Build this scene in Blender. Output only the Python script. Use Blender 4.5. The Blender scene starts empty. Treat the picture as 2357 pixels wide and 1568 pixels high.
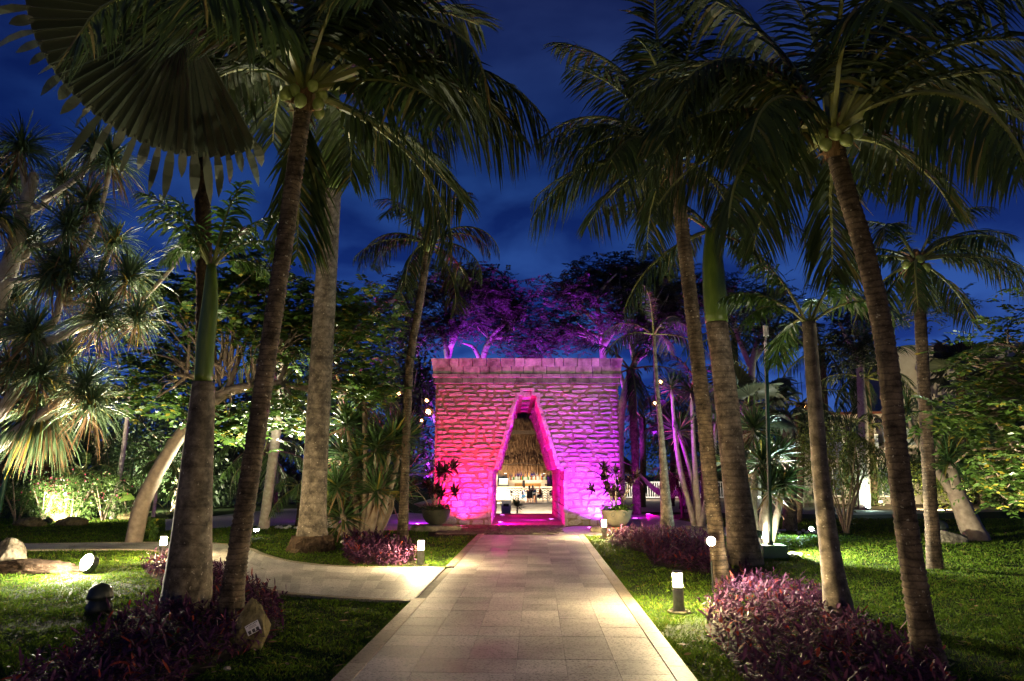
import bpy, math, random
import numpy as np
from mathutils import Vector, noise as mnoise

random.seed(7)
RNG = np.random.default_rng(7)
C = bpy.context.scene.collection
R = math.radians

# ------------------------------------------------------------------ camera, sky, exposure
CAM_H = 1.6
PITCH = math.atan2(1093 - 784, 1571.3)
cam_d = bpy.data.cameras.new('camera')
cam_d.lens = 24.0
cam_d.sensor_width = 36.0
cam_d.clip_start = 0.05
cam_d.clip_end = 2000
cam = bpy.data.objects.new('camera', cam_d)
C.objects.link(cam)
cam.location = (0, 0, CAM_H)
cam.rotation_euler = (math.pi / 2 + PITCH, 0, 0)
S = bpy.context.scene
S.camera = cam
S.view_settings.view_transform = 'Standard'
S.view_settings.look = 'None'
S.view_settings.exposure = 1.3
S.view_settings.gamma = 1.0
S.cycles.use_denoising = True
S.cycles.max_bounces = 4
S.cycles.transparent_max_bounces = 6
S.cycles.sample_clamp_indirect = 4.0
S.cycles.use_light_tree = True

SKY_STRENGTH = 0.1
w = bpy.data.worlds.new('World')
S.world = w
w.use_nodes = True
nt = w.node_tree
bg = nt.nodes['Background']
sky = nt.nodes.new('ShaderNodeTexSky')
sky.sky_type = 'NISHITA'
sky.sun_disc = False
sky.sun_elevation = R(-3.0)
sky.sun_rotation = R(70)
tc = nt.nodes.new('ShaderNodeTexCoord')
sep = nt.nodes.new('ShaderNodeSeparateXYZ')
nt.links.new(tc.outputs['Generated'], sep.inputs[0])
# cloud layer: the view direction projected on a plane overhead
zadd = nt.nodes.new('ShaderNodeMath'); zadd.operation = 'ADD'; zadd.inputs[1].default_value = 0.22
zab = nt.nodes.new('ShaderNodeMath'); zab.operation = 'ABSOLUTE'
nt.links.new(sep.outputs['Z'], zab.inputs[0])
nt.links.new(zab.outputs[0], zadd.inputs[0])
dx = nt.nodes.new('ShaderNodeMath'); dx.operation = 'DIVIDE'
dy = nt.nodes.new('ShaderNodeMath'); dy.operation = 'DIVIDE'
nt.links.new(sep.outputs['X'], dx.inputs[0]); nt.links.new(zadd.outputs[0], dx.inputs[1])
nt.links.new(sep.outputs['Y'], dy.inputs[0]); nt.links.new(zadd.outputs[0], dy.inputs[1])
comb = nt.nodes.new('ShaderNodeCombineXYZ')
nt.links.new(dx.outputs[0], comb.inputs[0]); nt.links.new(dy.outputs[0], comb.inputs[1])
cn = nt.nodes.new('ShaderNodeTexNoise')
cn.inputs['Scale'].default_value = 2.6; cn.inputs['Detail'].default_value = 5; cn.inputs['Roughness'].default_value = 0.52
cn.inputs['Distortion'].default_value = 0.3
nt.links.new(comb.outputs[0], cn.inputs['Vector'])
cr = nt.nodes.new('ShaderNodeValToRGB')
cr.color_ramp.elements[0].position = 0.40; cr.color_ramp.elements[0].color = (0.42, 0.52, 0.72, 1)
cr.color_ramp.elements[1].position = 0.62; cr.color_ramp.elements[1].color = (2.3, 1.8, 1.45, 1)
nt.links.new(cn.outputs['Fac'], cr.inputs[0])
# dusk blue that deepens towards the zenith
gr = nt.nodes.new('ShaderNodeValToRGB')
els = gr.color_ramp.elements
els[0].position = 0.0; els[0].color = (0.010, 0.040, 0.200, 1)
els[1].position = 1.0; els[1].color = (0.0050, 0.0060, 0.026, 1)
e = els.new(0.16); e.color = (0.0095, 0.040, 0.200, 1)
e = els.new(0.42); e.color = (0.0030, 0.0150, 0.085, 1)
e = els.new(0.70); e.color = (0.0055, 0.0095, 0.044, 1)
nt.links.new(zab.outputs[0], gr.inputs[0])
mul = nt.nodes.new('ShaderNodeMix'); mul.data_type = 'RGBA'; mul.blend_type = 'MULTIPLY'
mul.inputs[0].default_value = 1.0
nt.links.new(gr.outputs[0], mul.inputs[6]); nt.links.new(cr.outputs[0], mul.inputs[7])
sk2 = nt.nodes.new('ShaderNodeMix'); sk2.data_type = 'RGBA'; sk2.blend_type = 'ADD'
sk2.inputs[0].default_value = 0.02
nt.links.new(mul.outputs[2], sk2.inputs[6]); nt.links.new(sky.outputs[0], sk2.inputs[7])
nt.links.new(sk2.outputs[2], bg.inputs['Color'])
bg.inputs['Strength'].default_value = 0.56

# ------------------------------------------------------------------ helpers: places
F = 1571.3
CP, SP = math.cos(PITCH), math.sin(PITCH)


def ray(u, v):
    x = (u - 1178.5) / F
    y = -(v - 784) / F
    return Vector((x, CP - SP * y, SP + CP * y))


def G(u, v, z=0.0):
    d = ray(u, v)
    t = (z - CAM_H) / d.z
    return Vector((d.x * t, d.y * t, z))


def AT(u, v, Y):
    d = ray(u, v)
    t = Y / d.y
    return Vector((d.x * t, Y, CAM_H + d.z * t))


# ------------------------------------------------------------------ helpers: materials
MATS = {}


def _new(name):
    m = bpy.data.materials.new(name)
    m.use_nodes = True
    MATS[name] = m
    n = m.node_tree
    return m, n, n.nodes['Principled BSDF']


def pmat(name, c1, c2, scale=6.0, rough=0.75, bump=0.3, bscale=40.0, spec=0.3, metal=0.0, stretch=(1, 1, 1), c3=None, gen=False, dist=0.01, rvar=0.0):
    m, n, b = _new(name)
    co = n.nodes.new('ShaderNodeTexCoord')
    mp = n.nodes.new('ShaderNodeMapping')
    mp.inputs['Scale'].default_value = stretch
    n.links.new(co.outputs['Object'], mp.inputs[0])
    no = n.nodes.new('ShaderNodeTexNoise')
    no.inputs['Scale'].default_value = scale
    no.inputs['Detail'].default_value = 6
    no.inputs['Roughness'].default_value = 0.62
    n.links.new(mp.outputs[0], no.inputs['Vector'])
    r = n.nodes.new('ShaderNodeValToRGB')
    r.color_ramp.elements[0].position = 0.33
    r.color_ramp.elements[0].color = (*c1, 1)
    r.color_ramp.elements[1].position = 0.68
    r.color_ramp.elements[1].color = (*c2, 1)
    if c3:
        e = r.color_ramp.elements.new(0.80)
        e.color = (*c3, 1)
    n.links.new(no.outputs['Fac'], r.inputs[0])
    oi = n.nodes.new('ShaderNodeObjectInfo')
    hv = n.nodes.new('ShaderNodeHueSaturation')
    mr = n.nodes.new('ShaderNodeMapRange')
    mr.inputs[3].default_value = 1.0 - 0.22
    mr.inputs[4].default_value = 1.0 + 0.18
    n.links.new(oi.outputs['Random'], mr.inputs[0])
    n.links.new(mr.outputs[0], hv.inputs['Value'])
    n.links.new(r.outputs[0], hv.inputs['Color'])
    n.links.new(hv.outputs[0], b.inputs['Base Color'])
    b.inputs['Roughness'].default_value = rough
    b.inputs['Specular IOR Level'].default_value = spec
    b.inputs['Metallic'].default_value = metal
    if bump:
        nb = n.nodes.new('ShaderNodeTexNoise')
        nb.inputs['Scale'].default_value = bscale
        nb.inputs['Detail'].default_value = 8
        nb.inputs['Roughness'].default_value = 0.65
        n.links.new(mp.outputs[0], nb.inputs['Vector'])
        bp = n.nodes.new('ShaderNodeBump')
        bp.inputs['Strength'].default_value = bump
        bp.inputs['Distance'].default_value = dist
        n.links.new(nb.outputs['Fac'], bp.inputs['Height'])
        n.links.new(bp.outputs[0], b.inputs['Normal'])
    return m


def leafmat(name, c1, c2, trans=0.35, rough=0.42, spec=0.35, c3=None):
    """Leaf colours vary leaf by leaf; some light passes through."""
    m, n, b = _new(name)
    ge = n.nodes.new('ShaderNodeNewGeometry')
    r = n.nodes.new('ShaderNodeValToRGB')
    r.color_ramp.elements[0].color = (*c1, 1)
    r.color_ramp.elements[1].color = (*c2, 1)
    if c3:
        r.color_ramp.elements[1].position = 0.9
        e = r.color_ramp.elements.new(0.94)
        e.color = (*c3, 1)
    n.links.new(ge.outputs['Random Per Island'], r.inputs[0])
    n.links.new(r.outputs[0], b.inputs['Base Color'])
    b.inputs['Roughness'].default_value = rough
    b.inputs['Specular IOR Level'].default_value = spec
    t = n.nodes.new('ShaderNodeBsdfTranslucent')
    n.links.new(r.outputs[0], t.inputs['Color'])
    mx = n.nodes.new('ShaderNodeMixShader')
    mx.inputs[0].default_value = trans
    n.links.new(b.outputs[0], mx.inputs[1])
    n.links.new(t.outputs[0], mx.inputs[2])
    n.links.new(mx.outputs[0], n.nodes['Material Output'].inputs['Surface'])
    return m


def emit(name, col, strength):
    m, n, b = _new(name)
    b.inputs['Base Color'].default_value = (*[min(1, c) for c in col], 1)
    b.inputs['Emission Color'].default_value = (*col, 1)
    b.inputs['Emission Strength'].default_value = strength
    return m


def flat(name, col, rough=0.6, metal=0.0, spec=0.4):
    return pmat(name, tuple(c * 0.85 for c in col), tuple(min(1, c * 1.1) for c in col), 9.0, rough, 0.12, 60.0, spec, metal)


def ringmat(name, c1, c2, cs, freq, rough=0.85, strength=0.5, dist=2.5, ringc=.35):
    """Bark: ring scars up the trunk broken by noise, lichen spots."""
    m, n, b = _new(name)
    co = n.nodes.new('ShaderNodeTexCoord')
    wv = n.nodes.new('ShaderNodeTexWave')
    wv.bands_direction = 'Z'
    wv.wave_profile = 'SAW'
    wv.inputs['Scale'].default_value = freq
    wv.inputs['Distortion'].default_value = dist
    wv.inputs['Detail'].default_value = 4
    wv.inputs['Detail Scale'].default_value = 1.2
    n.links.new(co.outputs['Object'], wv.inputs['Vector'])
    no = n.nodes.new('ShaderNodeTexNoise')
    no.inputs['Scale'].default_value = 7
    no.inputs['Detail'].default_value = 8
    no.inputs['Roughness'].default_value = 0.7
    n.links.new(co.outputs['Object'], no.inputs['Vector'])
    r1 = n.nodes.new('ShaderNodeValToRGB')
    r1.color_ramp.elements[0].position = 0.36
    r1.color_ramp.elements[0].color = (*c1, 1)
    r1.color_ramp.elements[1].position = 0.66
    r1.color_ramp.elements[1].color = (*c2, 1)
    n.links.new(no.outputs['Fac'], r1.inputs[0])
    mx = n.nodes.new('ShaderNodeMix')
    mx.data_type = 'RGBA'
    mx.blend_type = 'MULTIPLY'
    mx.inputs[0].default_value = strength
    rw = n.nodes.new('ShaderNodeValToRGB')
    rw.color_ramp.elements[0].position = 0.0
    rw.color_ramp.elements[0].color = (ringc, ringc * .95, ringc * .9, 1)
    rw.color_ramp.elements[1].position = 0.35
    rw.color_ramp.elements[1].color = (1.1, 1.08, 1.05, 1)
    n.links.new(wv.outputs['Fac'], rw.inputs[0])
    n.links.new(r1.outputs[0], mx.inputs[6])
    n.links.new(rw.outputs[0], mx.inputs[7])
    sp = n.nodes.new('ShaderNodeTexNoise')
    sp.inputs['Scale'].default_value = 26
    sp.inputs['Detail'].default_value = 3
    n.links.new(co.outputs['Object'], sp.inputs['Vector'])
    rs = n.nodes.new('ShaderNodeValToRGB')
    rs.color_ramp.elements[0].position = 0.66
    rs.color_ramp.elements[0].color = (0, 0, 0, 1)
    rs.color_ramp.elements[1].position = 0.72
    rs.color_ramp.elements[1].color = (1, 1, 1, 1)
    n.links.new(sp.outputs['Fac'], rs.inputs[0])
    m2 = n.nodes.new('ShaderNodeMix')
    m2.data_type = 'RGBA'
    n.links.new(rs.outputs[0], m2.inputs[0])
    n.links.new(mx.outputs[2], m2.inputs[6])
    m2.inputs[7].default_value = (*cs, 1)
    bn = n.nodes.new('ShaderNodeTexNoise')
    bn.inputs['Scale'].default_value = 3.2
    bn.inputs['Detail'].default_value = 7
    bn.inputs['Roughness'].default_value = 0.72
    bn.inputs['Distortion'].default_value = 0.6
    n.links.new(co.outputs['Object'], bn.inputs['Vector'])
    rb_ = n.nodes.new('ShaderNodeValToRGB')
    rb_.color_ramp.elements[0].position = 0.40
    rb_.color_ramp.elements[0].color = (.30, .29, .28, 1)
    rb_.color_ramp.elements[1].position = 0.56
    rb_.color_ramp.elements[1].color = (1.12, 1.1, 1.06, 1)
    n.links.new(bn.outputs['Fac'], rb_.inputs[0])
    m3 = n.nodes.new('ShaderNodeMix')
    m3.data_type = 'RGBA'
    m3.blend_type = 'MULTIPLY'
    m3.inputs[0].default_value = 0.75
    n.links.new(m2.outputs[2], m3.inputs[6])
    n.links.new(rb_.outputs[0], m3.inputs[7])
    n.links.new(m3.outputs[2], b.inputs['Base Color'])
    b.inputs['Roughness'].default_value = rough
    b.inputs['Specular IOR Level'].default_value = 0.2
    ad = n.nodes.new('ShaderNodeMath')
    ad.operation = 'ADD'
    n.links.new(no.outputs['Fac'], ad.inputs[0])
    n.links.new(wv.outputs['Fac'], ad.inputs[1])
    bp = n.nodes.new('ShaderNodeBump')
    bp.inputs['Strength'].default_value = 0.6
    bp.inputs['Distance'].default_value = 0.012
    n.links.new(ad.outputs[0], bp.inputs['Height'])
    n.links.new(bp.outputs[0], b.inputs['Normal'])
    return m


# ------------------------------------------------------------------ helpers: meshes
class MB:
    def __init__(self):
        self.v, self.f, self.mi, self.n = [], [], [], 0

    def add(self, V, Fs, mat=0):
        V = np.asarray(V, dtype=np.float32).reshape(-1, 3)
        Fs = np.asarray(Fs, dtype=np.int32)
        self.v.append(V)
        self.f.append(Fs + self.n)
        self.mi.append(np.full(len(Fs), mat, np.int32))
        self.n += len(V)
        return self

    def poly(self, V, faces, mat=0):
        """faces of any size"""
        V = np.asarray(V, dtype=np.float32).reshape(-1, 3)
        self.v.append(V)
        for f in faces:
            self.f.append(np.asarray([f], dtype=np.int32) + self.n)
            self.mi.append(np.full(1, mat, np.int32))
        self.n += len(V)
        return self

    def box(self, c, s, mat=0, taper=1.0, rz=0.0):
        x, y, z = s[0] / 2, s[1] / 2, s[2] / 2
        V = np.array([[-x, -y, -z], [x, -y, -z], [x, y, -z], [-x, y, -z],
                      [-x * taper, -y * taper, z], [x * taper, -y * taper, z], [x * taper, y * taper, z], [-x * taper, y * taper, z]])
        if rz:
            k, q = math.cos(rz), math.sin(rz)
            V = np.stack([V[:, 0] * k - V[:, 1] * q, V[:, 0] * q + V[:, 1] * k, V[:, 2]], 1)
        V = V + np.asarray(c)
        return self.add(V, [[0, 3, 2, 1], [4, 5, 6, 7], [0, 1, 5, 4], [1, 2, 6, 5], [2, 3, 7, 6], [3, 0, 4, 7]], mat)

    def tube(self, pts, rad, ns=8, mat=0, caps=True, jitter=0.0):
        P = np.asarray([tuple(p) for p in pts], dtype=float)
        k = len(P)
        rad = np.asarray(rad, dtype=float) * np.ones(k)
        T = np.gradient(P, axis=0)
        T /= np.linalg.norm(T, axis=1, keepdims=True) + 1e-9
        ref = np.array([0, 1.0, 0.0]) if abs(T[0, 1]) < 0.8 else np.array([1.0, 0, 0])
        A = np.cross(T, ref)
        A /= np.linalg.norm(A, axis=1, keepdims=True) + 1e-9
        B = np.cross(T, A)
        th = np.linspace(0, 2 * math.pi, ns, endpoint=False)
        rr = rad[:, None] * (1 + (RNG.normal(0, jitter, (k, ns)) if jitter else 0))
        V = P[:, None] + (A[:, None] * np.cos(th)[None, :, None] + B[:, None] * np.sin(th)[None, :, None]) * (rr[:, :, None] if jitter else rad[:, None, None])
        V = V.reshape(-1, 3)
        i = np.arange(k - 1)[:, None] * ns
        j = np.arange(ns)[None]
        j2 = (j + 1) % ns
        Q = np.stack([i + j, i + j2, i + ns + j2, i + ns + j], -1).reshape(-1, 4)
        self.add(V, Q, mat)
        if caps:
            off = self.n - len(V)
            self.f.append(np.asarray([[off + q for q in range(ns)][::-1]]))
            self.f.append(np.asarray([[off + (k - 1) * ns + q for q in range(ns)]]))
            self.mi += [np.full(1, mat, np.int32)] * 2
        return self

    def lathe(self, prof, ns=16, c=(0, 0, 0), mat=0):
        """prof: list of (radius, z)"""
        k = len(prof)
        th = np.linspace(0, 2 * math.pi, ns, endpoint=False)
        pr = np.asarray(prof, float)
        V = np.stack([pr[:, 0][:, None] * np.cos(th), pr[:, 0][:, None] * np.sin(th), pr[:, 1][:, None] * np.ones(ns)], -1).reshape(-1, 3) + np.asarray(c)
        i = np.arange(k - 1)[:, None] * ns
        j = np.arange(ns)[None]
        j2 = (j + 1) % ns
        Q = np.stack([i + j, i + j2, i + ns + j2, i + ns + j], -1).reshape(-1, 4)
        return self.add(V, Q, mat)

    def build(self, name, mats, parent=None, smooth=False, loc=None, origin=None):
        me = bpy.data.meshes.new(name)
        V = np.concatenate(self.v) if self.v else np.zeros((0, 3), np.float32)
        if origin is not None:
            V = V - np.asarray(tuple(origin), np.float32)
        loops = np.concatenate([a.reshape(-1) for a in self.f]).astype(np.int32)
        tot = np.concatenate([np.full(len(a), a.shape[1], np.int32) for a in self.f])
        st = np.concatenate([[0], np.cumsum(tot)[:-1]]).astype(np.int32)
        me.vertices.add(len(V))
        me.vertices.foreach_set('co', V.astype(np.float32).ravel())
        me.loops.add(len(loops))
        me.loops.foreach_set('vertex_index', loops)
        me.polygons.add(len(tot))
        me.polygons.foreach_set('loop_start', st)
        if not isinstance(mats, (list, tuple)):
            mats = [mats]
        for m in mats:
            me.materials.append(MATS[m] if isinstance(m, str) else m)
        me.polygons.foreach_set('material_index', np.concatenate(self.mi).astype(np.int32))
        me.polygons.foreach_set('use_smooth', np.full(len(tot), bool(smooth)))
        me.update(calc_edges=True)
        me.validate()
        return link(name, me, parent, loc)


def link(name, me, parent=None, loc=None):
    o = bpy.data.objects.new(name, me)
    C.objects.link(o)
    if parent is not None:
        o.parent = parent
    if loc is not None:
        o.location = tuple(loc)
    return o


def tag(o, label, cat, group=None):
    o['label'] = label
    o['category'] = cat
    if group:
        o['group'] = group
    return o


def thing(name, label, cat, loc=(0, 0, 0), rz=0.0, group=None):
    o = bpy.data.objects.new(name, None)
    o.empty_display_size = 0.1
    C.objects.link(o)
    o.location = tuple(loc)
    o.rotation_euler = (0, 0, rz)
    return tag(o, label, cat, group)


def kind(o, k):
    o['kind'] = k
    return o


PROF = {
    'lance': ([0, .12, .45, .8, 1], [.45, .85, 1, .62, .03]),
    'leaf': ([0, .2, .5, .82, 1], [.12, .8, 1, .62, .04]),
    'strap': ([0, .1, .5, .85, 1], [.9, 1, .9, .55, .05]),
    'grass': ([0, .5, 1], [1, .8, .05]),
    'seg': ([0, .4, .7, .9, 1], [.25, .9, 1, .55, .04]),
    'paddle': ([0, .1, .4, .8, 1], [.05, .55, 1, .75, .06]),
}


def blades(base, dirs, L, W, droop=0.0, nseg=3, prof='lance', ref=None, curl=None):
    """Many leaf strips at once: (vertices, quads)."""
    base = np.asarray(base, float).reshape(-1, 3)
    N = len(base)
    dirs = np.asarray(dirs, float).reshape(-1, 3)
    dirs = dirs / (np.linalg.norm(dirs, axis=1, keepdims=True) + 1e-9)
    L = np.broadcast_to(np.asarray(L, float), (N,))
    W = np.broadcast_to(np.asarray(W, float), (N,))
    droop = np.broadcast_to(np.asarray(droop, float), (N,))
    t = np.linspace(0, 1, nseg + 1)
    g = np.array([0, 0, -1.0])
    P = base[:, None] + dirs[:, None] * (L[:, None] * t)[..., None] + g * (droop[:, None] * L[:, None] * t ** 2)[..., None]
    if nseg > 1 and np.any(droop > 0.3):
        # keep the length when a leaf bends far over
        P = base[:, None] + (P - base[:, None]) / (1 + 0.45 * np.abs(droop)[:, None, None] * t[None, :, None])
    T = dirs[:, None] + g * (2 * droop[:, None] * t)[..., None]
    if ref is None:
        ref = np.tile(np.array([0, 0, 1.0]), (N, 1)) + RNG.normal(0, 0.25, (N, 3))
    Sd = np.cross(T, np.asarray(ref, float).reshape(-1, 1, 3))
    Sd /= np.linalg.norm(Sd, axis=2, keepdims=True) + 1e-9
    wp = np.interp(t, *PROF[prof])
    h = Sd * (W[:, None] * wp * 0.5)[..., None]
    V = np.stack([P - h, P + h], 2).reshape(-1, 3)
    k = (nseg + 1) * 2
    i = np.arange(N)[:, None] * k
    j = np.arange(nseg)[None] * 2
    Q = np.stack([i + j, i + j + 1, i + j + 3, i + j + 2], -1).reshape(-1, 4)
    return V, Q


def spline(pts, n):
    P = np.asarray([tuple(p) for p in pts], float)
    if len(P) == 2:
        t = np.linspace(0, 1, n)[:, None]
        return P[0] * (1 - t) + P[1] * t
    P = np.vstack([2 * P[0] - P[1], P, 2 * P[-1] - P[-2]])
    out = []
    m = len(P) - 3
    for s in np.linspace(0, m - 1e-6, n):
        i = int(s)
        t = s - i
        a, b, c, d = P[i:i + 4]
        out.append(0.5 * ((2 * b) + (-a + c) * t + (2 * a - 5 * b + 4 * c - d) * t * t + (-a + 3 * b - 3 * c + d) * t ** 3))
    return np.array(out)


def rand_dirs(n, zmin=-1.0, zmax=1.0):
    z = RNG.uniform(zmin, zmax, n)
    a = RNG.uniform(0, 2 * math.pi, n)
    r = np.sqrt(np.maximum(0, 1 - z * z))
    return np.stack([r * np.cos(a), r * np.sin(a), z], 1)


def inpoly(P, poly):
    x, y = P[:, 0], P[:, 1]
    inside = np.zeros(len(P), bool)
    n = len(poly)
    for i in range(n):
        x1, y1 = poly[i][:2]
        x2, y2 = poly[(i + 1) % n][:2]
        c = ((y1 > y) != (y2 > y)) & (x < (x2 - x1) * (y - y1) / (y2 - y1 + 1e-12) + x1)
        inside ^= c
    return inside


def lamp(name, kindl, loc, col, power, parent=None, target=None, angle=60, blend=0.5, size=0.05):
    d = bpy.data.lights.new(name, kindl)
    d.color = col
    d.energy = power
    d.shadow_soft_size = size
    if kindl == 'SPOT':
        d.spot_size = R(angle)
        d.spot_blend = blend
    o = bpy.data.objects.new(name, d)
    C.objects.link(o)
    loc = Vector(loc)
    if target is not None:
        o.rotation_euler = (Vector(target) - loc).to_track_quat('-Z', 'Y').to_euler()
    if parent is not None:
        o.parent = parent
        loc = loc - parent.location
    o.location = loc
    return o

# ------------------------------------------------------------------ materials
pmat('soil', (0.018, 0.016, 0.008), (0.050, 0.042, 0.020), 3.0, 0.95, 0.6, 30, 0.1)
pmat('turf', (0.012, 0.024, 0.006), (0.030, 0.052, 0.012), 2.2, 0.95, 0.8, 60, 0.1, c3=(0.05, 0.045, 0.02))
pmat('sand', (0.30, 0.22, 0.16), (0.42, 0.33, 0.25), 4, 0.95, 0.5, 60, 0.1)
pmat('gravel', (0.28, 0.26, 0.27), (0.55, 0.52, 0.52), 60, 0.9, 1.0, 120, 0.2)
pmat('grout', (0.17, 0.15, 0.125), (0.26, 0.23, 0.19), 9, 0.9, 0.5, 60, 0.2)
pmat('mortar', (0.115, 0.088, 0.052), (0.20, 0.158, 0.10), 5, 0.95, 1.0, 45, 0.1, c3=(0.24, 0.20, 0.14), dist=0.02)
pmat('limestone', (0.17, 0.145, 0.125), (0.36, 0.32, 0.285), 9, 0.9, 0.6, 22, 0.15, dist=0.02)
pmat('cornice_stone', (0.07, 0.060, 0.052), (0.27, 0.24, 0.22), 3.2, 0.9, 0.8, 25, 0.15, c3=(0.40, 0.36, 0.33), dist=0.02)
pmat('rough_rock', (0.10, 0.085, 0.06), (0.34, 0.29, 0.21), 5, 0.95, 1.0, 14, 0.1, dist=0.04)
pmat('mossy_rock', (0.075, 0.062, 0.025), (0.23, 0.185, 0.095), 9, 0.9, 0.9, 16, 0.1, c3=(0.20, 0.22, 0.05), dist=0.03)
pmat('apron_stone', (0.045, 0.035, 0.028), (0.24, 0.19, 0.15), 7, 0.9, 1.0, 12, 0.15, dist=0.03)
pmat('pot_clay', (0.030, 0.030, 0.020), (0.075, 0.070, 0.048), 4, 0.55, 0.25, 30, 0.4)
pmat('pot_stone', (0.06, 0.052, 0.036), (0.13, 0.11, 0.075), 5, 0.8, 0.35, 35, 0.3)
pmat('steel', (0.20, 0.185, 0.16), (0.30, 0.28, 0.25), 20, 0.42, 0.1, 80, 0.5, 0.35)
pmat('green_paint', (0.012, 0.050, 0.026), (0.022, 0.080, 0.040), 8, 0.5, 0.15, 40, 0.4)
pmat('black_plastic', (0.010, 0.014, 0.012), (0.022, 0.028, 0.024), 10, 0.5, 0.15, 60, 0.4)
pmat('pale_plastic', (0.62, 0.62, 0.60), (0.75, 0.75, 0.73), 8, 0.4, 0.05, 60, 0.4)
pmat('stucco', (0.40, 0.34, 0.29), (0.52, 0.45, 0.39), 1.6, 0.9, 0.4, 60, 0.15)
pmat('roof_tile', (0.10, 0.035, 0.025), (0.18, 0.06, 0.04), 12, 0.85, 0.4, 30, 0.2)
pmat('white_paint', (0.72, 0.69, 0.66), (0.82, 0.80, 0.77), 6, 0.5, 0.1, 60, 0.4)
pmat('cream_paint', (0.62, 0.53, 0.40), (0.74, 0.65, 0.52), 4, 0.7, 0.2, 50, 0.3)
pmat('travertine', (0.34, 0.29, 0.25), (0.52, 0.46, 0.41), 5, 0.8, 0.5, 40, 0.2, stretch=(0.4, 1, 5))
pmat('terrace_stone', (0.50, 0.40, 0.28), (0.64, 0.54, 0.40), 3, 0.7, 0.2, 50, 0.3)
pmat('thatch', (0.07, 0.035, 0.018), (0.24, 0.135, 0.07), 5, 0.95, 1.0, 30, 0.1, stretch=(9, 9, 0.5), dist=0.05)
pmat('thatch_straw', (0.12, 0.06, 0.03), (0.38, 0.23, 0.12), 30, 0.9, 0, 30, 0.1)
pmat('bar_wood', (0.36, 0.17, 0.045), (0.52, 0.27, 0.08), 6, 0.6, 0.3, 40, 0.3, stretch=(8, 8, 0.8))
pmat('dark_wood', (0.05, 0.032, 0.02), (0.13, 0.085, 0.055), 5, 0.85, 0.5, 40, 0.2, stretch=(6, 6, 1))
flat('zigzag_black', (0.018, 0.017, 0.017), 0.2)
flat('zigzag_white', (0.76, 0.71, 0.64), 0.35)
flat('chair_fabric', (0.025, 0.025, 0.028), 0.8)
flat('skin_warm', (0.52, 0.28, 0.18), 0.55)
flat('hair_dark', (0.02, 0.013, 0.010), 0.5)
flat('hair_grey', (0.42, 0.38, 0.33), 0.6)
flat('shirt_black', (0.02, 0.016, 0.016), 0.9)
flat('shirt_orange', (0.72, 0.26, 0.07), 0.9)
flat('shirt_blue', (0.05, 0.20, 0.45), 0.9)
flat('shirt_teal', (0.10, 0.19, 0.20), 0.9)
flat('dress_slate', (0.13, 0.15, 0.24), 0.9)
flat('shorts_navy', (0.015, 0.02, 0.05), 0.9)
flat('cup_blue', (0.02, 0.06, 0.30), 0.3)
flat('bottle_clear', (0.55, 0.60, 0.56), 0.1)
flat('bottle_green', (0.04, 0.22, 0.08), 0.1)
flat('bottle_amber', (0.45, 0.16, 0.03), 0.1)
flat('cap_red', (0.55, 0.05, 0.03), 0.4)
flat('bar_blue', (0.02, 0.075, 0.16), 0.5)
flat('night_glass', (0.008, 0.010, 0.025), 0.08)
flat('canvas', (0.52, 0.44, 0.36), 0.9)
flat('towel_white', (0.55, 0.55, 0.60), 0.95)
flat('towel_blue', (0.04, 0.05, 0.22), 0.95)
flat('glass_dull', (0.10, 0.12, 0.15), 0.08)
flat('glass_milk', (0.30, 0.33, 0.36), 0.15)
flat('sign_white', (0.66, 0.60, 0.58), 0.6)
flat('sign_ink', (0.05, 0.045, 0.045), 0.6)
flat('pebble', (0.60, 0.57, 0.54), 0.8)
flat('dead_leaf', (0.24, 0.14, 0.07), 0.85)
pmat('husk', (0.07, 0.042, 0.022), (0.22, 0.135, 0.07), 8, 0.9, 0.8, 30, 0.1, stretch=(5, 5, 1))
pmat('coconut_green', (0.13, 0.19, 0.04), (0.27, 0.32, 0.09), 6, 0.45, 0.1, 30, 0.4)
pmat('crownshaft', (0.050, 0.085, 0.008), (0.115, 0.165, 0.018), 4, 0.42, 0.15, 30, 0.4, stretch=(3, 3, 0.5))
pmat('purple_flower', (0.40, 0.04, 0.12), (0.62, 0.09, 0.20), 8, 0.7, 0.1, 30, 0.2)
ringmat('bark_coconut', (0.030, 0.022, 0.015), (0.155, 0.115, 0.080), (0.34, 0.31, 0.25), 5.0, .88, .7, 4.5, ringc=.22)
ringmat('bark_royal', (0.060, 0.048, 0.035), (0.195, 0.163, 0.125), (0.38, 0.34, 0.28), 1.3, 0.85, 0.40, 3.0)
ringmat('bark_banded', (0.075, 0.056, 0.040), (0.20, 0.155, 0.115), (0.36, 0.32, 0.27), 2.6, 0.85, 0.6, 1.6)
pmat('bark_smooth', (0.16, 0.12, 0.085), (0.30, 0.235, 0.175), 7, 0.85, 0.6, 25, 0.2)
pmat('bark_pale', (0.28, 0.235, 0.19), (0.48, 0.42, 0.36), 9, 0.85, 0.8, 30, 0.2)
pmat('bark_fibre', (0.022, 0.015, 0.010), (0.085, 0.056, 0.036), 10, 0.95, 1.0, 30, 0.1, dist=0.03)
leafmat('leaf_coconut', (0.015, 0.027, 0.008), (0.038, 0.058, 0.015), 0.25, 0.55, 0.2, c3=(0.11, 0.09, 0.025))
leafmat('leaf_royal', (0.026, 0.060, 0.010), (0.060, 0.115, 0.022), 0.3, 0.4)
leafmat('leaf_strap', (0.045, 0.085, 0.040), (0.13, 0.19, 0.085), 0.28, 0.38, c3=(0.38, 0.28, 0.05))
leafmat('leaf_yucca', (0.030, 0.070, 0.022), (0.075, 0.140, 0.045), 0.22, 0.32, c3=(0.24, 0.20, 0.04))
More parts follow.
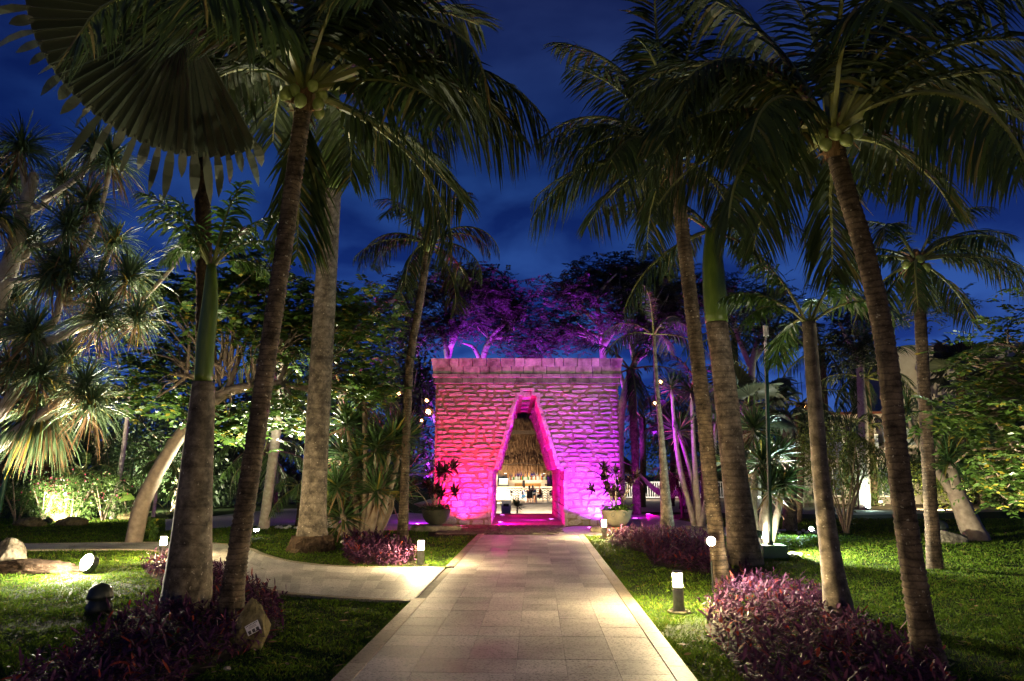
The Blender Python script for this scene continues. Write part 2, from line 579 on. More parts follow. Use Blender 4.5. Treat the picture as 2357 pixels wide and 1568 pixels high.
leafmat('leaf_tree', (0.030, 0.070, 0.012), (0.085, 0.150, 0.028), 0.35, 0.4, c3=(0.30, 0.24, 0.03))
leafmat('leaf_shrub', (0.025, 0.060, 0.014), (0.085, 0.140, 0.035), 0.3, 0.35)
leafmat('leaf_yellow', (0.055, 0.080, 0.012), (0.14, 0.16, 0.03), 0.3, 0.4)
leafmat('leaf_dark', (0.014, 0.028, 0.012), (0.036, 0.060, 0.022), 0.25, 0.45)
leafmat('leaf_fern', (0.020, 0.024, 0.016), (0.055, 0.060, 0.036), 0.35, 0.5)
leafmat('leaf_fan', (0.045, 0.055, 0.034), (0.090, 0.100, 0.062), 0.3, 0.4)
leafmat('leaf_grass', (0.040, 0.090, 0.007), (0.115, 0.190, 0.014), 0.35, 0.65, 0.12, c3=(0.17, 0.15, 0.035))
leafmat('leaf_purple', (0.034, 0.009, 0.030), (0.092, 0.032, 0.074), 0.2, 0.6, 0.15, c3=(0.18, 0.03, 0.02))
leafmat('leaf_cordyline', (0.025, 0.012, 0.014), (0.075, 0.035, 0.030), 0.25, 0.4)
leafmat('leaf_broad', (0.060, 0.130, 0.015), (0.130, 0.210, 0.035), 0.35, 0.35)
leafmat('leaf_croton', (0.30, 0.09, 0.03), (0.45, 0.17, 0.05), 0.25, 0.4)
leafmat('leaf_dry', (0.13, 0.075, 0.035), (0.30, 0.19, 0.10), 0.2, 0.7)
emit('glow_warm', (1.0, 0.77, 0.40), 1120)
emit('glow_flood', (1.0, 0.90, 0.70), 900)
emit('glow_spot', (1.0, 0.88, 0.68), 300)
emit('glow_cool', (0.62, 1.0, 0.90), 250)
emit('glow_violet', (0.75, 0.15, 1.0), 40)
emit('glow_lantern', (1.0, 0.52, 0.20), 14)
emit('glow_led', (1.0, 0.86, 0.62), 26)
emit('glow_strip', (1.0, 0.85, 0.60), 9)


def paver_mat(name, c1, c2):
    """Speckled pale paving, slightly worn to a sheen."""
    m, n, b = _new(name)
    co = n.nodes.new('ShaderNodeTexCoord')
    oi = n.nodes.new('ShaderNodeObjectInfo')
    ge = n.nodes.new('ShaderNodeNewGeometry')
    v = n.nodes.new('ShaderNodeTexNoise')
    v.inputs['Scale'].default_value = 48
    v.inputs['Detail'].default_value = 3
    v.inputs['Roughness'].default_value = 0.7
    n.links.new(ge.outputs['Position'], v.inputs['Vector'])
    r = n.nodes.new('ShaderNodeValToRGB')
    r.color_ramp.elements[0].position = 0.36
    r.color_ramp.elements[0].color = (c1[0] * .42, c1[1] * .42, c1[2] * .42, 1)
    r.color_ramp.elements[1].position = 0.50
    r.color_ramp.elements[1].color = (*c2, 1)
    n.links.new(v.outputs['Fac'], r.inputs[0])
    big = n.nodes.new('ShaderNodeTexNoise')
    big.inputs['Scale'].default_value = 1.3
    big.inputs['Detail'].default_value = 5
    n.links.new(ge.outputs['Position'], big.inputs['Vector'])
    add = n.nodes.new('ShaderNodeMath')
    add.operation = 'MULTIPLY_ADD'
    add.inputs[1].default_value = 0.42
    n.links.new(oi.outputs['Random'], add.inputs[0])
    mr = n.nodes.new('ShaderNodeMapRange')
    mr.inputs[1].default_value = 0.3
    mr.inputs[2].default_value = 0.7
    mr.inputs[3].default_value = 0.40
    mr.inputs[4].default_value = 0.95
    n.links.new(big.outputs['Fac'], mr.inputs[0])
    n.links.new(mr.outputs[0], add.inputs[2])
    hv = n.nodes.new('ShaderNodeHueSaturation')
    n.links.new(add.outputs[0], hv.inputs['Value'])
    n.links.new(r.outputs[0], hv.inputs['Color'])
    n.links.new(hv.outputs[0], b.inputs['Base Color'])
    rr = n.nodes.new('ShaderNodeMapRange')
    rr.inputs[3].default_value = 0.52
    rr.inputs[4].default_value = 0.78
    n.links.new(big.outputs['Fac'], rr.inputs[0])
    n.links.new(rr.outputs[0], b.inputs['Roughness'])
    b.inputs['Specular IOR Level'].default_value = 0.5
    bp = n.nodes.new('ShaderNodeBump')
    bp.inputs['Strength'].default_value = 0.5
    bp.inputs['Distance'].default_value = 0.004
    n.links.new(v.outputs['Fac'], bp.inputs['Height'])
    n.links.new(bp.outputs[0], b.inputs['Normal'])
    return m


paver_mat('paver', (0.42, 0.385, 0.36), (0.50, 0.46, 0.43))
paver_mat('paver_border', (0.34, 0.27, 0.19), (0.37, 0.30, 0.22))

# ------------------------------------------------------------------ ground
def dip(x, y):
    s = np.clip((y - 29.0) / 9.0, 0, 1)
    s = s * s * (3 - 2 * s)
    k = np.clip((np.abs(x - 1.0) - 6.0) / 4.0, 0, 1)
    k = 1 - k * k * (3 - 2 * k)
    far = np.clip((y - 75) / 8, 0, 1)
    return -1.36 * s * k * (1 - far)


xs = np.concatenate([[-900, -300, -120], np.linspace(-60, 60, 121), [120, 300, 900]])
ys = np.concatenate([[-300, -60, -15], np.linspace(-5, 110, 116), [160, 400, 1500]])
gx, gy = np.meshgrid(xs, ys)
gz = dip(gx, gy)
V = np.stack([gx, gy, gz], -1).reshape(-1, 3)
nx, ny = len(xs), len(ys)
ii = (np.arange(ny - 1)[:, None] * nx + np.arange(nx - 1)[None]).reshape(-1)
Q = np.stack([ii, ii + 1, ii + nx + 1, ii + nx], -1)
kind(MB().add(V, Q).build('ground', 'turf', smooth=True), 'structure')

# main path: direction from its vanishing point
PD = Vector((G(1236, 1400).x * 0 + (1236 - 1178.5) / F / 1.0, 1.0, 0)).normalized()
PN = Vector((PD.y, -PD.x, 0))
p_r = G(1600, 1568)
p_l = G(770, 1568)
LW = p_l.dot(PN)
RW = p_r.dot(PN)
S1 = G(1222, 1232).dot(PD)           # far end of the path
S0 = 1.2


def path_pt(s, t, z=0.0):
    q = PD * s + PN * t
    return (q.x, q.y, z)


BORDER = 0.16
TL, TR = LW + BORDER, RW - BORDER
NCOL = 6
TW = (TR - TL) / NCOL
TS = TW * 1.02
junction_far = G(1020, 1312).dot(PD)
junction_near = G(960, 1385).dot(PD)
path = MB()
path.poly([path_pt(S0, LW, .012), path_pt(S0, RW, .012), path_pt(S1, RW, .012), path_pt(S1, LW, .012)], [[0, 1, 2, 3]])
main_path = kind(path.build('path', 'grout'), 'structure')
main_path['label'] = 'straight paved path of pale speckled tiles leading to the stone gate'


def tile_mesh(a, b, c, d, z0, z1):
    """slab on four corners (tuples x,y), slightly eased top"""
    cx = sum(p[0] for p in (a, b, c, d)) / 4
    cy = sum(p[1] for p in (a, b, c, d)) / 4
    V = []
    for z, k in ((z0, 1.0), (z1 - 0.0015, 1.0), (z1, 0.994)):
        V += [(cx + (p[0] - cx) * k, cy + (p[1] - cy) * k, z) for p in (a, b, c, d)]
    f = [[8, 9, 10, 11]]
    for r in (0, 4):
        for j in range(4):
            f.append([r + j, r + (j + 1) % 4, r + 4 + (j + 1) % 4, r + 4 + j])
    return V, f, (cx, cy)


proto_tiles = []
for k in range(3):
    hw, hl = TW / 2 - 0.0012, TS / 2 - 0.0012
    q = [path_pt(-hl, -hw), path_pt(-hl, hw), path_pt(hl, hw), path_pt(hl, -hw)]
    Vt, ft, _ = tile_mesh(*[(p[0] + random.uniform(-.001, .001), p[1] + random.uniform(-.001, .001)) for p in q], 0.0, 0.022)
    o = MB().poly(Vt, ft).build('tile', 'paver', main_path)
    proto_tiles.append(o)
used = 0
row = 0
s = S0
while s + TS < S1 + 0.05:
    for c in range(NCOL):
        if used < 3:
            o = proto_tiles[used]
        else:
            o = proto_tiles[random.randrange(3)].copy()
            C.objects.link(o)
            o.parent = main_path
        used += 1
        p = path_pt(s + TS / 2, TL + (c + .5) * TW, 0.006 + random.uniform(-.0012, .0012))
        o.location = p
        o.rotation_euler = (random.uniform(-.002, .002), random.uniform(-.002, .002), 0)
    s += TS
    row += 1
# border blocks along both edges of the path
bl = 0.62
for t0, t1, side in ((LW, TL, 'l'), (TR, RW, 'r')):
    s = S0
    while s < S1 - 0.1:
        e = min(s + bl, S1)
        if not (side == 'l' and s > junction_near - 0.3 and e < junction_far + 0.3):
            g = 0.003
            Vt, ft, ctr = tile_mesh(path_pt(s + g, t0), path_pt(s + g, t1 - (g if side == 'l' else 0)), path_pt(e - g, t1), path_pt(e - g, t0), 0, 0.034)
            MB().poly(Vt, ft).build('border_block', 'paver_border', main_path)
        s = e

# side path curving off to the left
up_px = [(1040, 1311), (900, 1311), (760, 1307), (660, 1296), (600, 1280), (570, 1267), (520, 1257), (440, 1252), (300, 1252), (150, 1254), (0, 1256), (-300, 1262)]
lo_px = [(948, 1386), (850, 1382), (740, 1375), (650, 1366), (575, 1340), (512, 1314), (470, 1291), (420, 1275), (330, 1267), (150, 1267), (0, 1270), (-300, 1277)]
NP = 44
upl = spline([G(*p) for p in up_px], NP)
lol = spline([G(*p) for p in lo_px], NP)
# the first cross joint follows the main path's edge
for arr, px in ((upl, (1020, 1311)), (lol, (960, 1386))):
    t = G(*px).dot(PD)
    q = PD * t + PN * (LW + 0.01)
    arr[0] = (q.x, q.y, 0)
sp = MB()
sp.add(np.concatenate([lol + [0, 0, .010], upl + [0, 0, .010]]), [[i, i + 1, NP + i + 1, NP + i] for i in range(NP - 1)])
side_path = kind(sp.build('side_path', 'grout'), 'structure')
side_path['label'] = 'pale side path curving away between lawns'
NR = 4
for i in range(NP - 1):
    for j in range(NR):
        def sp_pt(a, b):
            q = lol[a] * (1 - b) + upl[a] * b
            return (q[0], q[1])
        j0, j1 = j / NR + .0015, (j + 1) / NR - .0015
        A, B_, C_, D_ = sp_pt(i, j0), sp_pt(i + 1, j0), sp_pt(i + 1, j1), sp_pt(i, j1)
        Vt, ft, ctr = tile_mesh(A, B_, C_, D_, 0, 0.024)
        MB().poly(Vt, ft).build('tile', 'paver', side_path, origin=(ctr[0], ctr[1], 0), loc=(ctr[0], ctr[1], 0.004 + random.uniform(-.001, .001)))
for arr, sg in ((upl, 1), (lol, -1)):
    for i in range(0, NP - 1, 3):
        i2 = min(i + 3, NP - 1)
        seg = arr[i:i2 + 1]
        T = np.gradient(seg, axis=0)
        T /= np.linalg.norm(T, axis=1, keepdims=True)
        Nn = np.stack([T[:, 1], -T[:, 0], 0 * T[:, 0]], 1) * sg
        a, b = seg - Nn * 0.0, seg + Nn * 0.11
        k = len(seg)
        m = MB()
        m.add(np.concatenate([a + [0, 0, .034], b + [0, 0, .034], a - [0, 0, .0], b - [0, 0, .0]]),
              [[q, q + 1, k + q + 1, k + q] for q in range(k - 1)] + [[2 * k + q, 2 * k + q + 1, q + 1, q] for q in range(k - 1)] + [[k + q, k + q + 1, 3 * k + q + 1, 3 * k + q] for q in range(k - 1)])
        m.build('border_block', 'paver_border', side_path)

PATH_POLY = [path_pt(S0 - 3, LW), path_pt(S0 - 3, RW), path_pt(S1 + 3, RW), path_pt(S1 + 3, LW)]
SIDE_POLY = [tuple(p) for p in lol] + [tuple(p) for p in upl[::-1]]

# paved strips that cross in front of the gate, gravel and sand behind
def sheet(name, px, z, mat, label=None):
    P = [G(*p) for p in px]
    o = MB().poly([(p.x, p.y, z) for p in P], [list(range(len(P)))]).build(name, mat)
    kind(o, 'structure')
    if label:
        o['label'] = label
    return [tuple(p) for p in P]


GRAVEL_POLY = sheet('gravel_path', [(470, 1217), (620, 1212), (760, 1206), (900, 1196), (900, 1178), (760, 1170), (650, 1172), (560, 1180), (470, 1192), (380, 1196), (380, 1222)], 0.010, 'gravel')
CROSS_L = sheet('cross_path', [(860, 1222), (1000, 1222), (1003, 1186), (930, 1180), (880, 1190)], 0.014, 'paver')
CROSS_R = sheet('cross_path', [(1290, 1236), (1262, 1228), (1275, 1218), (1320, 1213), (1420, 1212), (1423, 1186), (1500, 1186), (1600, 1205), (1760, 1228), (1620, 1240), (1450, 1232), (1345, 1236)], 0.018, 'paver')
SAND_POLY = sheet('sand_path', [(1440, 1178), (1990, 1186), (2400, 1176), (2300, 1150), (1440, 1146)], 0.008, 'sand')
APRON_POLY = sheet('apron', [(985, 1234), (1350, 1234), (1350, 1206), (985, 1206)], 0.011, 'soil')

BEDS = {
    'right_near': [(1622, 1441), (1640, 1395), (1655, 1368), (1700, 1318), (1759, 1339), (1890, 1366), (1975, 1436), (2066, 1478), (2171, 1545), (2230, 1640), (1780, 1660), (1712, 1568), (1672, 1515)],
    'right_far': [(1395, 1248), (1420, 1232), (1500, 1230), (1590, 1236), (1660, 1256), (1668, 1322), (1600, 1322), (1500, 1300), (1486, 1275), (1420, 1258)],
    'left_far': [(788, 1278), (800, 1250), (870, 1243), (950, 1272), (960, 1302), (880, 1305), (810, 1300)],
    'left_near': [(325, 1306), (360, 1290), (400, 1290), (480, 1300), (520, 1328), (575, 1352), (640, 1380), (648, 1430), (622, 1476), (560, 1506), (480, 1540), (330, 1660), (0, 1700), (30, 1568), (190, 1490), (320, 1410), (392, 1352), (345, 1328)],
}
BED_POLY = {k: [tuple(G(*p)) for p in v] for k, v in BEDS.items()}
for k, P in BED_POLY.items():
    kind(MB().poly([(p[0], p[1], 0.006) for p in P], [list(range(len(P)))]).build('flower_bed_ground', 'soil'), 'structure')

# ------------------------------------------------------------------ gate with corbelled passage
GY = G(1213, 1211).y
GD = GY * (1 / 0.772 - 1)          # depth of the passage


def zx(u, v):
    """pixel in the passage close-up -> point of the gate's front plane"""
    return AT((1900 + u / 2.6133) / 1.7378, (1500 + v / 2.6133) / 1.7378, GY)


XL, XR = AT(1003.5, 950, GY).x, AT(1423, 950, GY).x
ZW = AT(1213, 884, GY).z
gate = thing('stone_gate', 'large limestone gate with stepped triangular archway lit pink and violet', 'gate', (0, GY, 0))
open_px = [(165, 1540), (165, 985), (228, 985), (425, 265), (450, 265), (450, 215), (500, 215), (500, 165), (592, 165), (592, 215), (648, 215), (660, 300), (870, 985), (940, 985), (940, 1540)]
OP = [zx(*p) for p in open_px]
OP[0].z = 0
OP[-1].z = 0
for a, b in ((0, 1), (13, 14)):
    x = (OP[a].x + OP[b].x) / 2
    OP[a].x = OP[b].x = x
front = [(XL, 0), (XL, ZW), (XR, ZW), (XR, 0)] + [(p.x, p.z) for p in OP[::-1]]
n = len(front)
m = MB()
V = [(x, 0, z) for x, z in front] + [(x, GD, z) for x, z in front]
m.poly(V, [list(range(n)), list(range(2 * n - 1, n - 1, -1))] + [[(i + 1) % n, i, n + i, n + (i + 1) % n] for i in range(n)])
m.build('mortar_core', 'mortar', gate)


def xl_open(z):
    """x of the opening's left and right edge at height z"""
    zs, lx, rx = OP[1].z, OP[0].x, OP[-1].x
    if z < zs:
        return lx, rx
    if z < OP[3].z:
        t = (z - OP[2].z) / (OP[3].z - OP[2].z)
        l = OP[2].x + (OP[3].x - OP[2].x) * t
    elif z < OP[5].z:
        l = OP[4].x
    elif z < OP[7].z:
        l = OP[6].x
    else:
        return None
    if z < OP[11].z:
        t = (z - OP[12].z) / (OP[11].z - OP[12].z)
        r = OP[12].x + (OP[11].x - OP[12].x) * t
    elif z < OP[9].z:
        r = OP[10].x
    elif z < OP[7].z:
        r = OP[8].x
    else:
        r = OP[12].x
    return l, r


def stone_proto(k):
    ns = 11
    th = np.linspace(0, 2 * math.pi, ns, endpoint=False) + RNG.uniform(-.24, .24, ns)
    # squarish outline with uneven edge
    c, s_ = np.cos(th), np.sin(th)
    p = RNG.uniform(4.0, 12.0)
    rr = (np.abs(c) ** p + np.abs(s_) ** p) ** (-1 / p) * RNG.uniform(0.78, 1.10, ns)
    ox, oz = c * rr * 0.5, s_ * rr * 0.5
    V, f = [], []
    for y, k_ in ((0.25, 1.05), (-0.78, 1.0), (-0.98, 0.93)):
        for i in range(ns):
            V.append((ox[i] * k_, y + RNG.uniform(-.14, .14) * (y < 0), oz[i] * k_))
    for i in range(ns):
        V.append((ox[i] * 0.5, -1.0 + RNG.uniform(-.30, .25), oz[i] * 0.5))
    for r in range(3):
        for i in range(ns):
            j = (i + 1) % ns
            f.append([r * ns + i, r * ns + j, (r + 1) * ns + j, (r + 1) * ns + i])
    f.append([3 * ns + i for i in range(ns)])
    me = MB().poly(V, f)
    return me


stone_meshes = []
stones = []


def add_stone(x, z, w_, h_, dep, parent=gate, y=-0.0, rot=0.0):
    k = random.randrange(16)
    if len(stone_meshes) < 16:
        o = stone_proto(0).build('stone', 'limestone', parent)
        stone_meshes.append(o.data)
    else:
        o = link('stone', stone_meshes[k], parent)
    o.location = (x, y, z)
    o.scale = (w_ * random.choice((-1, 1)), dep, h_)
    o.rotation_euler = (random.gauss(0, .04), random.gauss(0, .045), rot)
    return o


z = 0.02
row = 0
nst = 0
while z < ZW - 0.06:
    h = 0.205 if z < 0.9 else (0.175 if z < 1.7 else 0.150)
    h *= random.uniform(.94, 1.06)
    if z + h > ZW:
        h = ZW - z
    op = xl_open(z + h / 2)
    spans = [(XL, XR)] if op is None else [(XL, op[0] - 0.04), (op[1] + 0.04, XR)]
    for a, b in spans:
        x = a + random.uniform(0, .03)
        first = True
        while x < b - 0.05:
            wd = random.choice((.24, .32, .38, .44, .52, .60)) * random.uniform(.9, 1.1)
            if first and row % 2:
                wd *= 0.6
            first = False
            if x + wd > b - 0.14:
                wd = b - x
            gap = 0.035 if z < 1.5 else 0.058
            hg = 0.022 if z < 0.9 else (0.034 if z < 1.7 else 0.054)
            if op is None and abs((x + wd / 2) - (OP[7].x + OP[8].x) / 2) < 0.0:
                pass
            add_stone(x + wd / 2, z + h / 2 + random.gauss(0, .012) + .018 * math.sin(x * 2.1 + row), max(.08, wd - gap * random.uniform(.4, 1.6)), (h - hg) * random.uniform(.72, 1.18), random.uniform(.018, .040))
            nst += 1
            x += wd
    z += h
    row += 1
print('front stones', nst)

# courses of blocks lining the passage, one set of blocks per course and side
zc = 0.0
ci = 0
zlist = [0]
while zlist[-1] < OP[3].z - 0.05:
    zlist.append(min(zlist[-1] + random.uniform(.17, .23), OP[3].z))
SH = OP[1].z
zlist = sorted([q for q in zlist if abs(q - SH) > 0.07] + [SH])
nlen = 5
for a, b in zip(zlist[:-1], zlist[1:]):
    la, ra = xl_open(a + .001)
    lb, rb = xl_open(b - .001)
    for side, xa, xb, sg in (('l', la, lb, 1), ('r', ra, rb, -1)):
        y = -0.045
        for q in range(nlen):
            L = (GD + 0.045) / nlen * random.uniform(.8, 1.2) if q < nlen - 1 else GD - y
            L = min(L, GD - y)
            pr = random.uniform(.015, .05)
            if random.random() < 0.06:
                pr += 0.05
            bk = 0.085
            g = 0.005
            tilt = 0.25
            x0a, x1a = xa - sg * bk, xa + sg * pr
            x0b, x1b = xb - sg * bk, xb + sg * pr
            xm = (x1a + x1b) / 2
            x1a = x1a * (1 - tilt) + xm * tilt
            x1b = x1b * (1 - tilt) + xm * tilt
            V = [(x0a, y, a + g), (x1a, y + .004, a + g), (x1a, y + L - g, a + g), (x0a, y + L - g, a + g),
                 (x0b, y, b - g), (x1b, y + .004, b - g), (x1b, y + L - g, b - g), (x0b, y + L - g, b - g)]
            V = np.array(V) + RNG.normal(0, .006, (8, 3))
            m = MB().poly(V, [[0, 3, 2, 1], [4, 5, 6, 7], [0, 1, 5, 4], [1, 2, 6, 5], [2, 3, 7, 6], [3, 0, 4, 7]])
            o = m.build('passage_block', 'limestone', gate)
            y += L
# stepped cap of the archway
zt = [OP[3].z, OP[5].z, OP[7].z]
for (xa, xb, za, zb, yb) in ((OP[4].x - .10, OP[4].x + .012, zt[0], zt[1], -.045), (OP[10].x - .012, OP[10].x + .10, zt[0], zt[1], -.045),
                             (OP[4].x - .10, OP[6].x + .004, zt[1], zt[1] + .09, -.05), (OP[8].x - .004, OP[10].x + .10, zt[1], zt[1] + .09, -.05),
                             (OP[6].x - .09, OP[6].x + .006, zt[1] + .09, zt[2], -.048), (OP[8].x - .006, OP[8].x + .09, zt[1] + .09, zt[2], -.048),
                             (OP[6].x - .09, OP[8].x + .09, zt[2], zt[2] + .085, -.052)):
    MB().box(((xa + xb) / 2, (yb + GD) / 2, (za + zb) / 2), (abs(xb - xa), GD - yb, zb - za - .004)).build('cap_block', 'limestone', gate)
# hanging blocks in the top of the vault, stepping down towards the back
for k in range(4):
    y0 = 0.10 + k * GD / 4.2
    hh = 0.18
    MB().box(((OP[3].x + OP[11].x) / 2, y0 + .4, zt[2] - hh / 2 - .02), (OP[8].x - OP[6].x - .02, .8, hh)).build('vault_block', 'limestone', gate)

# cornice: two mouldings, the upper one flared, cut into blocks
k3 = 0.001963 * GY / 21.0
zof = lambda v: AT(1213, (1400 + v / 3.92) / 1.7378, GY).z
bands = [
    ('ledge_block', [(0.0, zof(533)), (0.084, zof(525)), (0.045, zof(437)), (0.0, zof(437))], 0.9),
    ('ledge_block', [(0.0, zof(437)), (0.140, zof(435)), (0.140, zof(386)), (0.0, zof(386))], 0.55),
    ('cornice_block', [(0.0, zof(386)), (0.112, zof(384)), (0.138, zof(268)), (0.0, zof(268))], 0.42),
    ('cornice_block', [(0.0, zof(268)), (0.142, zof(267)), (0.195, zof(145)), (0.0, zof(145))], 0.42),
]
for bi, (nm, prof, avg) in enumerate(bands):
    x = XL
    last = False
    while x < XR - 0.01:
        wd = avg * random.uniform(.6, 1.35)
        if x + wd > XR - avg * .5:
            wd = XR - x
        g = 0.010
        lo, ro = (x == XL), (x + wd >= XR - 1e-6)
        A, B2 = [], []
        jit = random.uniform(-.008, .010)
        zj = random.uniform(-.004, .003) if bi == 3 else 0
        for out, zz in prof:
            oo = out + (jit if out > 0 else 0)
            A.append((x + g - (out if lo else 0), -oo, zz + (zj if zz == prof[2][1] else 0)))
            B2.append((x + wd - g + (out if ro else 0), -oo, zz + (zj if zz == prof[2][1] else 0)))
        # give the block depth into the wall
        for L_ in (A, B2):
            L_[0] = (L_[0][0], 0.3, L_[0][2])
            L_[3] = (L_[3][0], 0.3, L_[3][2])
        V = A + B2
        MB().poly(V, [[0, 1, 2, 3], [7, 6, 5, 4], [0, 4, 5, 1], [1, 5, 6, 2], [2, 6, 7, 3], [3, 7, 4, 0]]).build(nm, 'cornice_stone', gate)
        x += wd
ztop = zof(145)
MB().box(((XL + XR) / 2, 0.3 + (GD - .3) / 2, (ZW + ztop) / 2 - .02), (XR - XL + .3, GD - .3, ztop - ZW - .03)).build('roof_slab', 'cornice_stone', gate)
# side faces of the gate (seen from a step aside): joined stones
m = MB()
for sx in (XL, XR):
    sg = -1 if sx == XL else 1
    zz = 0.03
    while zz < ZW - .1:
        yy = 0.05
        while yy < GD - .1:
            wd = random.uniform(.27, .45)
            dp = random.uniform(.03, .06)
            m.box((sx + sg * dp / 2, yy + wd / 2, zz + .07), (dp, wd - .05, .11))
            yy += wd
        zz += 0.15
kind(m.build('side_stones', 'limestone', gate), 'stuff')
kind(MB().box(((OP[0].x + OP[-1].x) / 2, GY + GD / 2 - .1, 0.013), (OP[-1].x - OP[0].x - .02, GD + .5, .026)).build('passage_floor', 'sand'), 'structure')

# cobbled apron in front of the gate
ap = APRON_POLY
a0, a1 = G(1000, 1231), G(1330, 1231)
apron = bpy.data.objects['apron']
cob = []
y = a0.y + 0.1
while y < GY - 0.12:
    x = a0.x
    while x < XR - .9:
        wd = random.uniform(.16, .34)
        k = random.randrange(16)
        if not (x + wd / 2 > AT(1290, 1200, y).x):
            o = link('cobble', stone_meshes[k], apron)
            o.data = stone_meshes[k]
            o.location = (x + wd / 2, y, 0.012)
            o.rotation_euler = (-math.pi / 2, 0, random.uniform(-.3, .3))
            o.scale = (wd * .95, 0.03, .2)
            o.material_slots[0].link = 'OBJECT'
            o.material_slots[0].material = MATS['apron_stone']
        x += wd
    y += 0.21

# ------------------------------------------------------------------ plant builders
FROND = {}


def frond_mesh(key, e0, bend, mat, n=46, lf=0.30, hang=0.25, drp=0.5, plume=0.12, wid=0.017, bare=0.20, stalk=0.016):
    """A feather leaf one unit long, growing along +X: stalk with two rows of leaflets."""
    if key in FROND:
        return FROND[key]
    ns = 16
    s_ = np.linspace(0, 1, ns)
    e = R(e0) - R(bend) * s_ ** 1.35
    yaw = np.cumsum(RNG.normal(0, .03, ns))
    d = np.stack([np.cos(e) * np.cos(yaw), np.cos(e) * np.sin(yaw), np.sin(e)], 1)
    P = np.concatenate([[[0, 0, 0]], np.cumsum(d[:-1] / (ns - 1), 0)])
    m = MB()
    m.tube(P, stalk * (1 - .85 * s_) + .0015, 5, 0)
    sl = np.linspace(bare, 1.0, n)
    base = np.stack([np.interp(sl, s_, P[:, k]) for k in range(3)], 1)
    T = np.stack([np.interp(sl, s_, d[:, k]) for k in range(3)], 1)
    T /= np.linalg.norm(T, axis=1, keepdims=True)
    q = (sl - bare) / (1 - bare)
    ll = lf * np.clip(0.35 + 1.9 * q - 0.9 * q ** 2 - 1.05 * q ** 3, .12, 1.2)
    Y = np.cross(np.tile([0, 0, 1.0], (n, 1)), T)
    Y /= np.linalg.norm(Y, axis=1, keepdims=True) + 1e-9
    U = np.cross(T, Y)
    for sg in (-1, 1):
        keep = RNG.uniform(0, 1, n) > 0.03
        fw = (0.55 + 0.55 * q)[:, None]
        dirs = Y * sg + T * fw - U * hang + RNG.normal(0, plume, (n, 3))
        rf = U + RNG.normal(0, .25, (n, 3))
        Vv, Qq = blades(base[keep], dirs[keep], (ll * RNG.uniform(.85, 1.1, n))[keep], wid * (0.7 + .5 * (1 - q[keep])), drp * RNG.uniform(.6, 1.35, keep.sum()), 3, 'lance', rf[keep])
        m.add(Vv, Qq, 1)
    me_o = m.build('frond', ['leaf_stalk', mat])
    me = me_o.data
    bpy.data.objects.remove(me_o)
    FROND[key] = me
    return me


pmat('leaf_stalk', (0.10, 0.12, 0.025), (0.20, 0.20, 0.055), 6, 0.5, 0.1, 30, 0.4)


def fronds(root, top, n, L, mat='leaf_coconut', emin=-35, emax=80, lf=0.30, seed=0, bendk=1.0, plume=.12, nl=46, wid=.017, extra=(), keep=None, bare=.2, name='frond'):
    """Crown of feather leaves; extra: (azimuth deg, elevation deg, bend deg, length factor)."""
    rnd = random.Random(seed)
    lst = []
    for k in range(n):
        az = k * 137.5 + rnd.uniform(-14, 14) + seed * 31
        t = (k + .5) / n
        el = emax + (emin - emax) * t ** 0.85 + rnd.uniform(-6, 6)
        lst.append((az, el, (62 + 50 * rnd.random()) * bendk * (1.1 if el > 20 else .75), rnd.uniform(.85, 1.12)))
    lst += list(extra)
    for az, el, bend, lk in lst:
        if keep is not None and not keep(az % 360, el):
            continue
        ek = round(el / 12) * 12
        bk = round(bend / 14) * 14
        hang = 0.15 if el > 40 else (0.35 if el > 0 else 0.55)
        me = frond_mesh((mat, ek, bk, rnd.randrange(2), lf, plume, nl, wid), ek, bk, mat, nl, lf, hang, 0.5 + (0.2 if el < 20 else 0), plume, wid, bare)
        o = link(name, me, root)
        o.location = Vector(top) - root.location + Vector((math.cos(R(az)) * .04, math.sin(R(az)) * .04, 0))
        o.scale = (L * lk,) * 3
        o.rotation_euler = (R(rnd.uniform(-9, 9)), R(el - ek) * -1, R(az))


def trunk_mesh(px, r0, r1, ring=0.07, amp=0.05, flare=0.35, ns=16, noise=0.02, bulge=0.0):
    P0 = [Vector(p) for p in px]
    Ltot = sum((P0[i + 1] - P0[i]).length for i in range(len(P0) - 1))
    n = max(12, int(Ltot / ring * 2))
    P = spline(P0, n)
    s_ = np.linspace(0, Ltot, n)
    rad = r1 + (r0 - r1) * np.exp(-s_ / flare) * 0.85 + (r0 - r1) * .15 * (1 - s_ / Ltot)
    rad = rad * (1 + bulge * np.exp(-((s_ / Ltot - .35) / .25) ** 2))
    rad = rad * (1 + amp * np.where(np.arange(n) % 2 == 0, 1, -0.35) * RNG.uniform(.3, 1.2, n))
    m = MB()
    m.tube(P, rad, ns, 0, True, noise)
    return m, P[-1]


